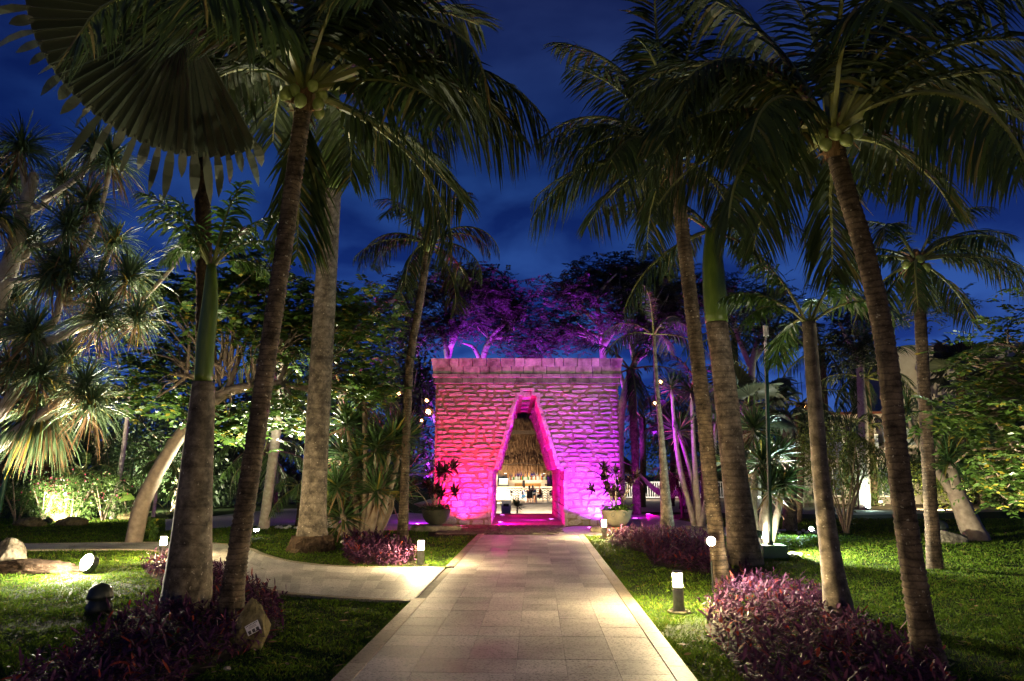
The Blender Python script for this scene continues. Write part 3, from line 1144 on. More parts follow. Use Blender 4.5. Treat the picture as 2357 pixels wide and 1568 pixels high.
def palm(label, px, r0, r1, nfr, L, bark='bark_coconut', leaf='leaf_coconut', group=None, name='coconut_palm', cat='palm tree', ring=.07, amp=.05, flare=.35, seed=1,
         nuts=0, shaft=None, emin=-35, emax=80, lf=.30, extra=(), boots=True, plume=.12, nl=46, keep=None, noise=.02, bendk=1.0, wid=.017, bulge=0.0, bare=.2):
    pts = [Vector(p) for p in px]
    pts[0].z = -0.03
    root = thing(name, label, cat, (pts[0].x, pts[0].y, 0), 0, group)
    m, top = trunk_mesh(pts, r0, r1, ring, amp, flare, 16, noise, bulge)
    m.build('trunk', bark, root, True, origin=root.location)
    top = Vector(top)
    tl = top - root.location
    if shaft:
        sp_ = [Vector(p) for p in shaft]
        m = MB()
        P = spline([top - Vector((0, 0, .01))] + sp_, 14)
        s_ = np.linspace(0, 1, 14)
        m.tube(P, r1 * (1.06 + .14 * np.sin(s_ * 2.2) - .62 * s_ ** 2), 14)
        m.build('crownshaft', 'crownshaft', root, True, origin=root.location)
        top = Vector(P[-1])
        tl = top - root.location
    if boots:
        m = MB()
        nb = 26
        a = RNG.uniform(0, 2 * math.pi, nb)
        zz = RNG.uniform(-.35, .12, nb) * (r1 / .11)
        b = np.stack([np.cos(a) * r1 * .8, np.sin(a) * r1 * .8, zz], 1)
        d = np.stack([np.cos(a) * .5, np.sin(a) * .5, RNG.uniform(-.6, 1.2, nb)], 1)
        m.add(*blades(b, d, RNG.uniform(.12, .38, nb) * r1 / .11, r1 * .55, .25, 3, 'strap'))
        m.lathe([(r1 * 1.0, -.34 * r1 / .11), (r1 * 1.35, -.1 * r1 / .11), (r1 * 1.2, .10 * r1 / .11), (r1 * .4, .24 * r1 / .11)], 12)
        # fruit stalks
        nb = 40
        b = np.tile([[0, 0, .05]], (nb, 1)) + RNG.normal(0, .03, (nb, 3))
        d = rand_dirs(nb, -.1, .8)
        m.add(*blades(b, d, RNG.uniform(.2, .5, nb) * r1 / .11, .010, .5, 3, 'strap'))
        m.build('leaf_bases', 'husk', root, False, loc=tl)
    fronds(root, top, nfr, L, leaf, emin, emax, lf, seed, bendk, plume, nl, wid, extra, keep, bare)
    for k in range(nuts):
        az = R(seed * 50 + k * 41 + (180 if k % 2 else 0))
        az = R(200 + 25 * (k % 4) + 110 * (k // 4))
        m = MB()
        rr = .085 * random.uniform(.85, 1.1) * r1 / .105
        m.lathe([(0.001, -1.25 * rr), (.5 * rr, -1.1 * rr), (.9 * rr, -.5 * rr), (rr, 0), (.85 * rr, .6 * rr), (.45 * rr, 1.0 * rr), (.001, 1.1 * rr)], 10)
        dd = (1.9 + .9 * random.random()) * r1
        o = m.build('coconut', 'coconut_green', root, True, loc=tl + Vector((math.cos(az) * dd, math.sin(az) * dd, -.02 - .09 * random.random() - .12 * (k % 2))))
        o.rotation_euler = (random.uniform(-.4, .4), random.uniform(-.4, .4), 0)
    return root, top


def rosette_mesh(key, n, L, W, mat, zmin, zmax, drp, nseg=4, up=0.0, jit=.2, prof='strap', dry=0):
    if key in FROND:
        return FROND[key]
    d = rand_dirs(n, zmin, zmax)
    d[:, 2] += up
    m = MB()
    b = d * L * .04 + np.stack([0 * d[:, 0], 0 * d[:, 0], RNG.uniform(-.12, .08, n) * L], 1)
    m.add(*blades(b, d, L * RNG.uniform(1 - jit * 1.6, 1 + jit, n), W, drp * RNG.uniform(.5, 1.4, n) * (1.2 - .6 * np.clip(d[:, 2], 0, 1)), nseg, prof))
    mats = [mat]
    if dry:
        dd = rand_dirs(dry, -.75, -.1)
        b = dd * L * .04 + np.stack([0 * dd[:, 0], 0 * dd[:, 0], RNG.uniform(-.30, -.05, dry) * L], 1)
        m.add(*blades(b, dd, L * RNG.uniform(.5, .95, dry), W * .8, drp * 1.2, nseg, prof), 1)
        mats.append('leaf_dry')
    o = m.build('rosette', mats)
    me = o.data
    bpy.data.objects.remove(o)
    FROND[key] = me
    return me


def place(root, me, p, scale=1.0, tilt=(0, 0), name=None):
    o = link(name or 'leaf_rosette', me, root)
    o.location = Vector(p) - root.location
    o.scale = (scale,) * 3
    o.rotation_euler = (tilt[0], tilt[1], random.uniform(0, 6.28))
    return o


def limb(m, pts, r0, r1, n=12, ns=8, mat=0, jit=.03):
    P = spline(pts, n)
    m.tube(P, np.linspace(r0, r1, n), ns, mat, True, jit)
    return P


def pinnate(tips, per, Ll, lw, mat, npair=6, cl=0.42, spread=.35, drp=.25, up=.1, prof='leaf', out=None):
    """Compound leaves clustered round branch tips: leaflets along short stalks."""
    tips = np.asarray([tuple(t) for t in tips])
    N = len(tips) * per
    c = np.repeat(tips, per, 0) + RNG.normal(0, spread, (N, 3)) * [1, 1, .7]
    d = rand_dirs(N, -.5, .55)
    d[:, 2] += up
    d /= np.linalg.norm(d, axis=1, keepdims=True)
    m = out or MB()
    sd = np.cross(d, [0, 0, 1.0])
    sd /= np.linalg.norm(sd, axis=1, keepdims=True) + 1e-9
    up_ = np.cross(sd, d)
    sz = RNG.uniform(.75, 1.2, N)
    B, D, L_, RF = [], [], [], []
    for k in range(npair):
        t = (k + .6) / npair
        pos = c + d * (cl * t * sz)[:, None] - np.array([0, 0, 1.0]) * (drp * cl * t * t * sz)[:, None]
        for sg in (-1, 1):
            B.append(pos)
            D.append(sd * sg + d * .55 - up_ * .12 + RNG.normal(0, .12, (N, 3)))
            L_.append(Ll * sz * (1 - .35 * abs(t - .5)))
            RF.append(up_ + RNG.normal(0, .3, (N, 3)))
    m.add(*blades(np.concatenate(B), np.concatenate(D), np.concatenate(L_), lw, .15, 2, prof, np.concatenate(RF)))
    return m


def leafcloud(m, c, r, n, L, W, shell=.5, prof='leaf', drp=.2, nseg=2, up=.2, mat=0, zcut=-1.0):
    """Small leaves spread through the outer volume of an ellipsoid in clumps."""
    c = np.asarray(tuple(c)); r = np.asarray(r, float) * np.ones(3)
    nc = max(6, n // 45)
    cc = rand_dirs(nc, zcut) * RNG.uniform(shell, 1.0, nc)[:, None]
    idx = RNG.integers(0, nc, n)
    p = cc[idx] + RNG.normal(0, .16, (n, 3))
    d = p / (np.linalg.norm(p, axis=1, keepdims=True) + 1e-6) * .6 + rand_dirs(n) + np.array([0, 0, up])
    m.add(*blades(c + p * r, d, L * RNG.uniform(.6, 1.3, n), W * RNG.uniform(.7, 1.2, n), drp, nseg, prof, rand_dirs(n)), mat)
    return m


# ------------------------------------------------------------------ palms along the path
Y = lambda u, v: G(u, v).y


def P_(seq, yb=None, ys=None):
    """pixel line -> points; first one on the ground, the rest at that depth plus an offset"""
    b = G(*seq[0][:2])
    out = [b]
    for p in seq[1:]:
        out.append(AT(p[0], p[1], b.y + (p[2] if len(p) > 2 else 0)))
    return out


palm('thick pale royal palm with green crownshaft beside the rock sign', P_([(428, 1402), (440, 1250), (452, 1090), (463, 960), (468, 880)]), .31, .105, 4, 1.2, 'bark_royal', 'leaf_royal',
     group='palms along the path', name='royal_palm', ring=.16, amp=.012, flare=1.6, seed=3, shaft=[AT(474, 790, Y(428, 1402)), AT(484, 690, Y(428, 1402)), AT(487, 610, Y(428, 1402))], emin=45, emax=84, lf=.30, boots=False, plume=.4, nl=44, noise=.006, wid=.032,
     extra=[(95, 84, 25, 1.25), (170, 72, 40, 1.1), (15, 66, 60, 1.0), (200, 60, 70, .9), (30, 30, 90, .7)])
palm('dark ringed coconut palm with cluster of green coconuts leaning over the rock sign', P_([(527, 1442), (540, 1330), (562, 1180), (590, 1000), (622, 780), (655, 560), (680, 380), (695, 270), (702, 212)]), .165, .095, 20, 2.75,
     group='palms along the path', seed=2, nuts=8, emin=-22, keep=lambda az, el: not (125 < az < 265 and el < 18), ring=.055, amp=.085, flare=.5, lf=.36, nl=64, wid=.019,
     extra=[(352, 24, 84, 1.2), (12, 50, 120, 1.1), (335, 40, 130, 1.1), (205, 48, 70, .9), (165, 55, 100, 1.1), (300, 70, 70, 1.0), (30, 72, 90, 1.3), (90, 84, 40, 1.2), (150, 78, 50, 1.2), (210, 70, 60, 1.1), (350, 74, 60, 1.3)])
palm('tall pale royal palm with rough dark foot standing on lawn beyond side path', P_([(717, 1268), (722, 1150), (733, 950), (745, 740), (755, 560), (762, 440)]), .42, .235, 12, 3.3, 'bark_royal', 'leaf_coconut',
     group='palms along the path', name='royal_palm', ring=.2, amp=.012, flare=.8, seed=5, shaft=[AT(764, 360, Y(717, 1268)), AT(766, 290, Y(717, 1268)), AT(768, 210, Y(717, 1268))], emin=-10, emax=80, lf=.26, boots=False, plume=.3, nl=60, noise=.006)
palm('slender coconut palm rising beside bollard and potted plants before the pink wall', P_([(926, 1248), (932, 1100), (937, 950), (945, 820), (962, 720), (978, 620), (985, 560)]), .155, .10, 13, 2.1,
     group='palms along the path', seed=6, nuts=5, ring=.09, amp=.03, flare=.5, extra=[(180, 30, 120, 1.1), (0, 40, 120, 1.1)])
palm('slim grey palm standing behind purple bed to the gate\'s violet side', P_([(1537, 1226), (1530, 1120), (1522, 1000), (1512, 890), (1505, 770)]), .23, .045, 7, 1.7, 'bark_royal', 'leaf_dark',
     group='palms along the path', name='young_palm', ring=.12, amp=.015, seed=8, flare=1.6, emin=-10, emax=80, boots=False)
palm('leaning dark coconut palm whose foot carries the bright spotlight', P_([(1664, 1352), (1650, 1240), (1636, 1120), (1622, 970), (1607, 840), (1590, 690), (1572, 540), (1558, 420), (1551, 365)]), .15, .105, 19, 2.45,
     group='palms along the path', seed=9, nuts=0, emin=-8, ring=.055, amp=.08, flare=.4, lf=.34, nl=54, noise=.025,
     extra=[(185, 38, 100, 1.0), (170, 10, 60, 1.0), (200, 30, 80, .9), (160, 55, 100, 1.1), (90, 86, 40, 1.4), (10, 60, 100, 1.1), (350, 25, 100, 1.0), (150, 76, 50, 1.4), (20, 76, 50, 1.4), (260, 78, 50, 1.2), (60, 70, 60, 1.3)])
palm('stout royal palm with banded trunk and bright green crownshaft', P_([(1716, 1300), (1702, 1180), (1686, 1050), (1672, 920), (1660, 820), (1649, 742)]), .34, .205, 10, 2.3, 'bark_banded', 'leaf_coconut',
     group='palms along the path', name='royal_palm', ring=.13, amp=.012, flare=.7, seed=12, shaft=[AT(1644, 660, Y(1716, 1300)), AT(1640, 590, Y(1716, 1300)), AT(1638, 530, Y(1716, 1300))], emin=-20, emax=80, lf=.28, boots=False, plume=.3, nl=54, noise=.006)
palm('young royal palm with peeling sheaths and forked green leaf stalks', P_([(1934, 1422), (1912, 1280), (1892, 1120), (1880, 980), (1870, 850), (1862, 742)]), .185, .080, 4, 1.25, 'bark_royal', 'leaf_royal',
     group='palms along the path', name='young_palm', ring=.1, amp=.015, flare=.55, seed=13, emin=20, emax=70, lf=.32, boots=False, plume=.4, nl=40, noise=.012, wid=.028, bare=.38,
     extra=[(180, 68, 40, 1.0), (2, 66, 40, 1.0), (150, 50, 70, .9), (60, 55, 80, .9), (200, 30, 90, .8)])
palm('curved coconut palm with heavy dark crown rising from near edge of purple bed', P_([(2142, 1532), (2122, 1440), (2098, 1290), (2078, 1150), (2060, 1000), (2046, 850), (2020, 700), (1985, 560), (1945, 430), (1924, 350), (1916, 310)]), .150, .085, 20, 2.15,
     group='palms along the path', seed=15, nuts=5, emin=-8, ring=.05, amp=.08, flare=.4, lf=.33, nl=56, noise=.025,
     extra=[(188, 22, 85, .95), (100, 82, 25, 1.15), (30, 60, 105, 1.3), (350, 30, 110, 1.15), (15, 45, 120, 1.25), (170, 50, 115, 1.15), (150, 66, 100, 1.2), (200, 44, 120, 1.0), (320, 50, 120, 1.0), (60, 50, 110, 1.2), (160, 76, 45, 1.3), (20, 76, 45, 1.4), (330, 72, 60, 1.2), (75, 68, 60, 1.4), (350, 58, 70, 1.4)])
palm('dark slim coconut palm out on the lawn with drooping crown against the sky', P_([(2152, 1310), (2140, 1130), (2130, 950), (2122, 800), (2114, 650), (2110, 600)]), .135, .10, 14, 1.85,
     group='palms along the path', seed=17, nuts=4, ring=.07, amp=.05, flare=.5, extra=[(0, 25, 90, 1.15), (340, 10, 80, 1.1), (180, 30, 100, 1.0), (20, 48, 100, 1.1)])

# rough fibrous foot of the tall royal palm
for o in list(C.objects):
    if o.get('label', '').startswith('tall pale royal palm with rough dark foot'):
        prof = [(.50, -.03), (.48, .08), (.46, .18), (.43, .27), (.40, .33)]
        m = MB()
        m.tube([(0, 0, z_) for _, z_ in prof], [r_ for r_, _ in prof], 22, 0, False, .09)
        nr_ = 500
        a = RNG.uniform(0, 6.28, nr_)
        zz = RNG.uniform(.02, .33, nr_)
        rr = np.interp(zz, [0, .33], [.49, .40])
        m.add(*blades(np.stack([np.cos(a) * rr, np.sin(a) * rr, zz], 1), np.stack([np.cos(a) * .6, np.sin(a) * .6, np.full(nr_, -.8)], 1), .12, .016, .2, 2, 'grass'))
        m.build('root_mound', 'bark_fibre', o)

# fan palm with big pleated leaf hanging overhead
def fan_leaf(key, n=34, L=1.0, spreadA=250, mat='leaf_fan', split=.55, cup=.25):
    if key in FROND:
        return FROND[key]
    m = MB()
    a = np.linspace(-R(spreadA / 2), R(spreadA / 2), n)
    da = R(spreadA) / n
    # pleated disc: ridges and folds, then free tips
    for i in range(n - 1):
        rows = []
        for r_ in (.02, .25, .5, .72):
            row_ = []
            for ang, zf in ((a[i], -.035), ((a[i] + a[i + 1]) / 2, .035), (a[i + 1], -.035)):
                x, y = math.cos(ang) * r_ * L, math.sin(ang) * r_ * L
                row_.append((x, y, zf * r_ * 1.2 - cup * r_ * r_ * (abs(ang) / 2) ** 1.2))
            rows += row_
        f = []
        for q in range(3):
            for h in range(2):
                f.append([q * 3 + h, q * 3 + h + 1, q * 3 + 3 + h + 1, q * 3 + 3 + h])
        m.add(rows, f)
        ang = (a[i] + a[i + 1]) / 2
        p = (math.cos(ang) * .70 * L, math.sin(ang) * .70 * L, .035 * .7 - cup * .5 * (abs(ang) / 2) ** 1.2)
        m.add(*blades([p], [(math.cos(ang), math.sin(ang), -.15)], .30 * L * random.uniform(.35, 1.25), .72 * L * da * random.uniform(.6, 1.05), .5 * random.uniform(.2, 2.2), 4, 'lance', [(random.gauss(0, .3), random.gauss(0, .3), 1)]))
    if key[0] != 'fanbig':
        m.tube([(0, 0, 0), (-.4 * L, 0, .03), (-.9 * L, 0, -.06)], .014, 5, 1)
    else:
        m.tube([(0, 0, 0), (.3 * L, 0, .02)], .012, 5, 1)
    o = m.build('fan_leaf', [mat, 'leaf_stalk'])
    me = o.data
    bpy.data.objects.remove(o)
    FROND[key] = me
    return me


def fan_palm(label, base, top, r, spec, name='fan_palm', group=None, bark='bark_fibre', mid=None):
    """spec: (azimuth, droop tilt deg, scale, offset outward) per leaf"""
    root = thing(name, label, 'palm tree', (base[0], base[1], 0), 0, group)
    m, tp = trunk_mesh([Vector((base[0], base[1], -.03)), mid or (Vector(base) + Vector(top)) / 2, Vector(top)], r * 1.3, r, .06, .06, .4, 14, .05)
    m.build('trunk', bark, root, True, origin=root.location)
    for k, (az, tilt, sc, outw) in enumerate(spec):
        o = link('fan_leaf', fan_leaf(('fan', k % 3)), root)
        a, t = R(az), R(tilt)
        p = Vector(top) - root.location + Vector((math.cos(a) * math.cos(t), math.sin(a) * math.cos(t), math.sin(t))) * outw
        o.location = p
        o.scale = (sc,) * 3
        o.rotation_euler = (R(-52 if sc > 1.85 else random.uniform(-15, 15)), -t, a)
    return root


fp_y = Y(428, 1402) + 0.9
fan_palm('fan palm with huge pleated leaf hanging overhead behind the thick royal palm', (AT(430, 1380, fp_y).x, fp_y, 0), AT(456, 130, fp_y), .11,
         [(120, -14, 1.3, .35), (178, 22, 1.4, .5), (150, -15, 1.4, .6), (100, 10, 1.4, .6), (40, 10, 1.3, .6), (320, 0, 1.3, .6), (170, 45, 1.3, .6), (260, 30, 1.3, .5), (0, 40, 1.3, .6), (240, -62, 1.1, .5), (20, -55, 1.0, .5), (70, 55, 1.3, .6)], mid=AT(470, 760, fp_y))
# its largest leaf reaches towards the path on a long stalk
fpr = [o for o in C.objects if o.get('label', '').startswith('fan palm with huge pleated leaf')][0]
hub, tipd = AT(428, 48, 7.3), AT(60, 215, 6.7)
X_ = (tipd - hub).normalized()
Zn = (Vector((0, 0, CAM_H)) - hub + Vector((-2.0, 0, 2.2))).normalized()
Zn = (Zn - X_ * Zn.dot(X_)).normalized()
Yn = Zn.cross(X_)
from mathutils import Matrix
lo = link('fan_leaf', fan_leaf(('fanbig', 0), 38, 1.0, 175, 'leaf_fan', .55, .30), fpr)
M4 = Matrix((X_, Yn, Zn)).transposed().to_4x4()
M4 = Matrix.Translation(hub - fpr.location) @ M4 @ Matrix.Diagonal((2.2, 2.2, 2.2, 1))
lo.matrix_local = M4
MB().tube(spline([AT(456, 130, fp_y) - fpr.location, (AT(456, 60, fp_y - 1.0) - fpr.location), hub - fpr.location], 12), [.03] * 12, 6).build('leaf_stalk', 'leaf_stalk', fpr, True)
fb = G(1726, 1226)
fan_palm('fan palm with pale pleated leaves behind the banded royal palm', fb, AT(1722, 935, fb.y), .16,
         [(a * 51.0, e_, s_, .7) for a, e_, s_ in ((0, 15, 1.0), (1, -20, 1.1), (2, 45, 1.0), (3, -5, 1.1), (4, 60, 1.1), (5, 20, 1.0), (6, -30, 1.0), (7.3, 35, 1.1), (8.5, 5, 1.0), (3.5, 30, 1.2))])
fb = G(2212, 1168)
fan_palm('dark spiky fan palm standing in front of the hotel wall', fb, AT(2212, 860, fb.y), .2,
         [(a * 40.0, e_, s_, .9) for a, e_, s_ in ((0, 15, 1.3), (1, -20, 1.3), (2, 45, 1.4), (3, -5, 1.4), (4, 60, 1.4), (5, 20, 1.3), (6, -30, 1.3), (7.3, 35, 1.4), (8.5, 5, 1.3), (3.5, 80, 1.4), (1.5, 60, 1.3), (6.5, 55, 1.3))])
fb = G(1585, 1172)
fan_palm('fan palm tinted violet between the gate and the hammock', fb, AT(1562, 985, fb.y), .14,
         [(a * 47.0, e_, s_, .7) for a, e_, s_ in ((0, 15, 1.0), (1, -20, 1.0), (2, 45, 1.1), (3, -5, 1.1), (4, 60, 1.1), (5, 20, 1.0), (6, -40, 1.0), (7.3, 35, 1.1))])

# small palms deeper in the garden
def far_palm(label, bpx, tpx, r, n, L, leaf='leaf_dark', seed=20, bark='bark_coconut', name='garden_palm', **kw):
    b = G(*bpx)
    t = AT(tpx[0], tpx[1], b.y)
    return palm(label, [b, (b + t) / 2 + Vector((.05, 0, 0)), t], r * 1.25, r, n, L, bark, leaf, 'palms deeper in the garden', name, ring=.12, amp=.05, seed=seed, boots=False, nl=34, **kw)


far_palm('pale slim palm behind the leaning coconut palm on gravel path edge', (606, 1218), (655, 800), .14, 9, 2.6, 'leaf_coconut', 21, 'bark_pale')
far_palm('short pygmy palm with dark shaggy stem on gravel path edge', (686, 1214), (690, 1120), .09, 12, 1.3, 'leaf_shrub', 22, 'bark_fibre', emin=-30)
far_palm('violet lit palm stem hidden behind the yucca thicket', (762, 1215), (790, 900), .13, 9, 2.6, 'leaf_dark', 23, 'bark_pale')
far_palm('violet lit palm standing right beside the gate', (1466, 1184), (1450, 850), .16, 9, 2.6, 'leaf_dark', 24, 'bark_royal')
far_palm('palm with leaf stubs behind hammock and banded royal palm', (1625, 1195), (1618, 900), .18, 10, 2.4, 'leaf_dark', 25, 'bark_fibre')
far_palm('brown palm stem beside bright floor spotlight on the back lawn', (1832, 1203), (1842, 930), .16, 10, 2.0, 'leaf_coconut', 26, 'bark_fibre', emin=-45)
far_palm('bare grey palm trunk just behind white pebbles on back lawn', (1818, 1222), (1812, 960), .17, 9, 2.0, 'leaf_dark', 27, 'bark_royal', emin=-40)
far_palm('weeping feather palm before the hotel balcony', (1975, 1172), (1958, 1000), .15, 14, 2.8, 'leaf_coconut', 28, 'bark_coconut', emin=-60, bendk=1.2)
far_palm('dim palm standing far behind the round yellow shrub', (2012, 1166), (1990, 870), .2, 12, 3.4, 'leaf_dark', 29)
far_palm('slim palm in dark garden behind the oleander hedge', (258, 1195), (300, 905), .08, 9, 1.7, 'leaf_coconut', 30, 'bark_pale')
far_palm('short areca palm lit from below behind leaning tree trunk', (352, 1190), (362, 1060), .06, 11, 1.5, 'leaf_royal', 31, 'bark_pale')
far_palm('feathery areca palm between the royal palm and leaning trunk', (405, 1188), (415, 1120), .06, 13, 1.5, 'leaf_royal', 32, 'bark_pale')
far_palm('arching areca palm over pink flowering hedge', (205, 1196), (195, 1085), .07, 11, 1.5, 'leaf_shrub', 33, 'bark_fibre')
far_palm('small areca palm with yellow leaf tips in the hedge', (128, 1198), (120, 1120), .07, 10, 1.3, 'leaf_shrub', 34, 'bark_fibre')
far_palm('dim palm glowing yellow green across the gravel path', (640, 1180), (610, 1040), .1, 14, 2.6, 'leaf_shrub', 35, 'bark_fibre')
far_palm('tall dark palm behind gate\'s violet side', (1700, 1150), (1690, 770), .2, 14, 4.2, 'leaf_dark', 36)
far_palm('dark palm behind the yellow shrub and bent coconut palm', (1905, 1160), (1890, 800), .2, 13, 3.8, 'leaf_dark', 37)
far_palm('violet palm seen through archway at its left jamb', (1118, 1172), (1128, 1003), .13, 6, 1.2, 'leaf_dark', 38)
far_palm('violet palm seen through archway at its right jamb', (1318, 1172), (1308, 1018), .13, 6, 1.2, 'leaf_dark', 39)

# ------------------------------------------------------------------ ponytail tree on the left, strap-leaved heads on crooked branches
PTY = 10.6
pony = thing('ponytail_tree', 'branching tree with drooping strap leaf heads lit by the ground floodlight', 'tree', (AT(-210, 1000, PTY).x, PTY, 0))
pa = lambda u, v, d=0.0: AT(u, v, PTY + d)
m = MB()
base = Vector((AT(-210, 1000, PTY).x, PTY, -.05))
mainp = [base, pa(-170, 1180), pa(-120, 1060), pa(-70, 950), pa(-40, 820), pa(-10, 700), pa(30, 590), pa(60, 470), pa(80, 400)]
limb(m, mainp, .30, .07, 40, 10)
heads = []
for seq, r0, r1 in (
    ([(-150, 1120), (0, 1022), (90, 962), (165, 907), (192, 886)], .13, .06),
    ([(-110, 1030), (0, 950), (51, 866), (84, 812), (98, 795), (150, 768), (205, 745), (232, 732)], .11, .05),
    ([(95, 800), (80, 780), (73, 770)], .05, .04),
    ([(130, 950), (141, 907), (147, 848), (184, 775), (205, 735)], .06, .04),
    ([(-30, 780), (60, 770), (121, 745), (139, 694), (158, 622)], .07, .04),
    ([(20, 610), (60, 590), (64, 566)], .05, .04),
    ([(50, 500), (100, 470), (147, 425)], .05, .04),
    ([(100, 460), (190, 400), (217, 345)], .05, .035),
    ([(150, 640), (220, 520), (257, 372)], .05, .035),
    ([(150, 690), (220, 640), (264, 560)], .05, .035),
    ([(180, 760), (250, 700), (296, 640)], .05, .035),
    ([(220, 740), (280, 755), (314, 735)], .045, .035),
    ([(280, 740), (352, 665), (400, 610), (422, 565)], .04, .025),
    ([(60, 980), (80, 960), (95, 945)], .06, .05),
    ([(140, 930), (185, 940), (208, 935)], .05, .04),
    ([(-20, 900), (10, 870), (24, 848)], .05, .04),
    ([(60, 860), (85, 870), (92, 865)], .04, .035),
    ([(-30, 720), (0, 700), (36, 690)], .05, .04),
    ([(0, 650), (100, 640), (118, 635)], .05, .04),
    ([(60, 440), (50, 380), (48, 340)], .05, .04),
    ([(40, 560), (10, 520), (-10, 490)], .05, .04),
    ([(64, 566), (120, 560), (160, 530)], .045, .035),
    ([(0, 760), (20, 760), (40, 765)], .05, .04),
    ([(140, 700), (200, 690), (225, 660)], .045, .035),
    ([(90, 480), (60, 460), (20, 420)], .045, .035),
    ([(84, 812), (130, 830), (150, 826)], .05, .04),
    ([(150, 560), (190, 500), (205, 470)], .045, .035),
):
    off = random.uniform(-.7, .7)
    P = limb(m, [pa(p[0], p[1], off * i / (len(seq) - 1)) for i, p in enumerate(seq)], r0, r1, 16, 7, 0, .06)
    heads.append((Vector(P[-1]), seq[-1]))
m.build('trunk', 'bark_pale', pony, True, origin=pony.location)
pm = [rosette_mesh(('pony', k), 230, .66, .021, 'leaf_strap', -.4, 1.0, .55, 5, .15, .25, 'strap', 30) for k in range(4)]
for i, (p, px) in enumerate(heads):
    sc = 1.0 if px[0] < 400 else .45
    place(pony, pm[i % 4], p, sc * random.uniform(.95, 1.3), (random.uniform(-.2, .2), random.uniform(-.2, .2)))
sk = rosette_mesh(('skirt', 0), 220, .75, .03, 'leaf_strap', -.9, .1, .9, 5, -.1, .2, 'strap', 150)
place(pony, sk, pa(100, 945), 1.05, (0, 0), 'leaf_skirt')

# second one out on the right-hand lawn
b2 = G(2250, 1244)
pon2 = thing('ponytail_tree', 'crooked ponytail tree with bluish grassy heads on back lawn beside a boulder', 'tree', (b2.x, b2.y, 0))
m = MB()
pb = lambda u, v, d=0.0: AT(u, v, b2.y + d)
limb(m, [b2 - Vector((0, 0, .05)), pb(2225, 1190), pb(2200, 1130), pb(2190, 1080)], .30, .14, 14, 10)
limb(m, [pb(2205, 1150), pb(2150, 1075), pb(2110, 1010), pb(2090, 960)], .12, .05, 12)
limb(m, [pb(2150, 1075), pb(2165, 1010), pb(2170, 990)], .07, .05, 8)
limb(m, [pb(2190, 1080), pb(2215, 1020), pb(2225, 1000)], .09, .05, 8)
m.build('trunk', 'bark_smooth', pon2, True, origin=pon2.location)
pm2 = [rosette_mesh(('pony2', k), 170, .62, .02, 'leaf_yucca', -.4, 1, .5, 4, .15) for k in range(2)]
for i, (u, v, s_) in enumerate(((2088, 945, 1.25), (2185, 1060, 1.7), (2150, 1000, 1.4), (2172, 985, 1.3), (2228, 995, 1.3), (2205, 1080, 1.3), (2120, 1000, 1.0))):
    place(pon2, pm2[i % 2], pb(u, v, random.uniform(-.4, .4)), s_)

# yuccas
yu = [rosette_mesh(('yucca', k), 120, .62, .042, 'leaf_yucca', -.35, 1.0, .10, 3, .1, .15, 'lance', 14) for k in range(4)]


def yucca(label, bpx, stems, sc, bark='bark_pale', r=.09, group='yucca clumps'):
    b = G(*bpx)
    root = thing('yucca', label, 'yucca', (b.x, b.y, 0), 0, group)
    m = MB()
    for i, st in enumerate(stems):
        dz = random.uniform(-.5, .5)
        bs = Vector((b.x + (G(st[0][0], bpx[1]).x - b.x), b.y + dz * .5, -.03))
        pts = [bs] + [AT(q[0], q[1], b.y + dz) for q in st[1:]]
        limb(m, pts, r * random.uniform(.9, 1.3), r * .55, 12, 8, 0, .07)
        place(root, yu[i % 4], pts[-1], sc * random.uniform(.85, 1.15), (random.uniform(-.3, .3), random.uniform(-.3, .3)))
    m.build('trunk', bark, root, True, origin=root.location)
    return root, b


yucca('dense dark yucca thicket of many stems left of the gate', (830, 1244), [
    [(838, 0), (842, 1120), (838, 915)], [(828, 0), (815, 1130), (800, 975)], [(845, 0), (858, 1130), (868, 1030)], [(820, 0), (800, 1150), (790, 1045)],
    [(850, 0), (880, 1120), (905, 1010)], [(852, 0), (870, 1150), (880, 1085)], [(815, 0), (790, 1190), (776, 1120)], [(855, 0), (905, 1130), (932, 1090)],
    [(800, 0), (792, 1220), (790, 1190)], [(840, 0), (845, 1090), (842, 990)], [(825, 0), (815, 1180), (812, 1110)], [(848, 0), (862, 1180), (868, 1130)], [(858, 0), (895, 1180), (905, 1140)], [(810, 0), (770, 1200), (760, 1165)], [(835, 0), (832, 1140), (828, 1060)], [(860, 0), (905, 1100), (930, 1010)]], 1.35, 'bark_smooth')
ry, ryb = yucca('yucca with white lit stems behind the banded royal palm', (1750, 1272), [
    [(1738, 0), (1722, 1180), (1708, 1090), (1735, 985)], [(1752, 0), (1760, 1170), (1782, 1090), (1790, 1045)], [(1742, 0), (1735, 1180), (1740, 1090), (1756, 1065)],
    [(1756, 0), (1762, 1180), (1770, 1130)], [(1735, 0), (1700, 1150), (1690, 1060)], [(1760, 0), (1790, 1180), (1800, 1110)]], .98)
yucca('tall yucca drooping behind slim grey palm', (1600, 1212), [
    [(1605, 0), (1596, 1120), (1562, 992)], [(1612, 0), (1600, 1080), (1590, 900)], [(1600, 0), (1560, 1050), (1545, 890)], [(1610, 0), (1640, 1080), (1648, 960)]], 1.15)

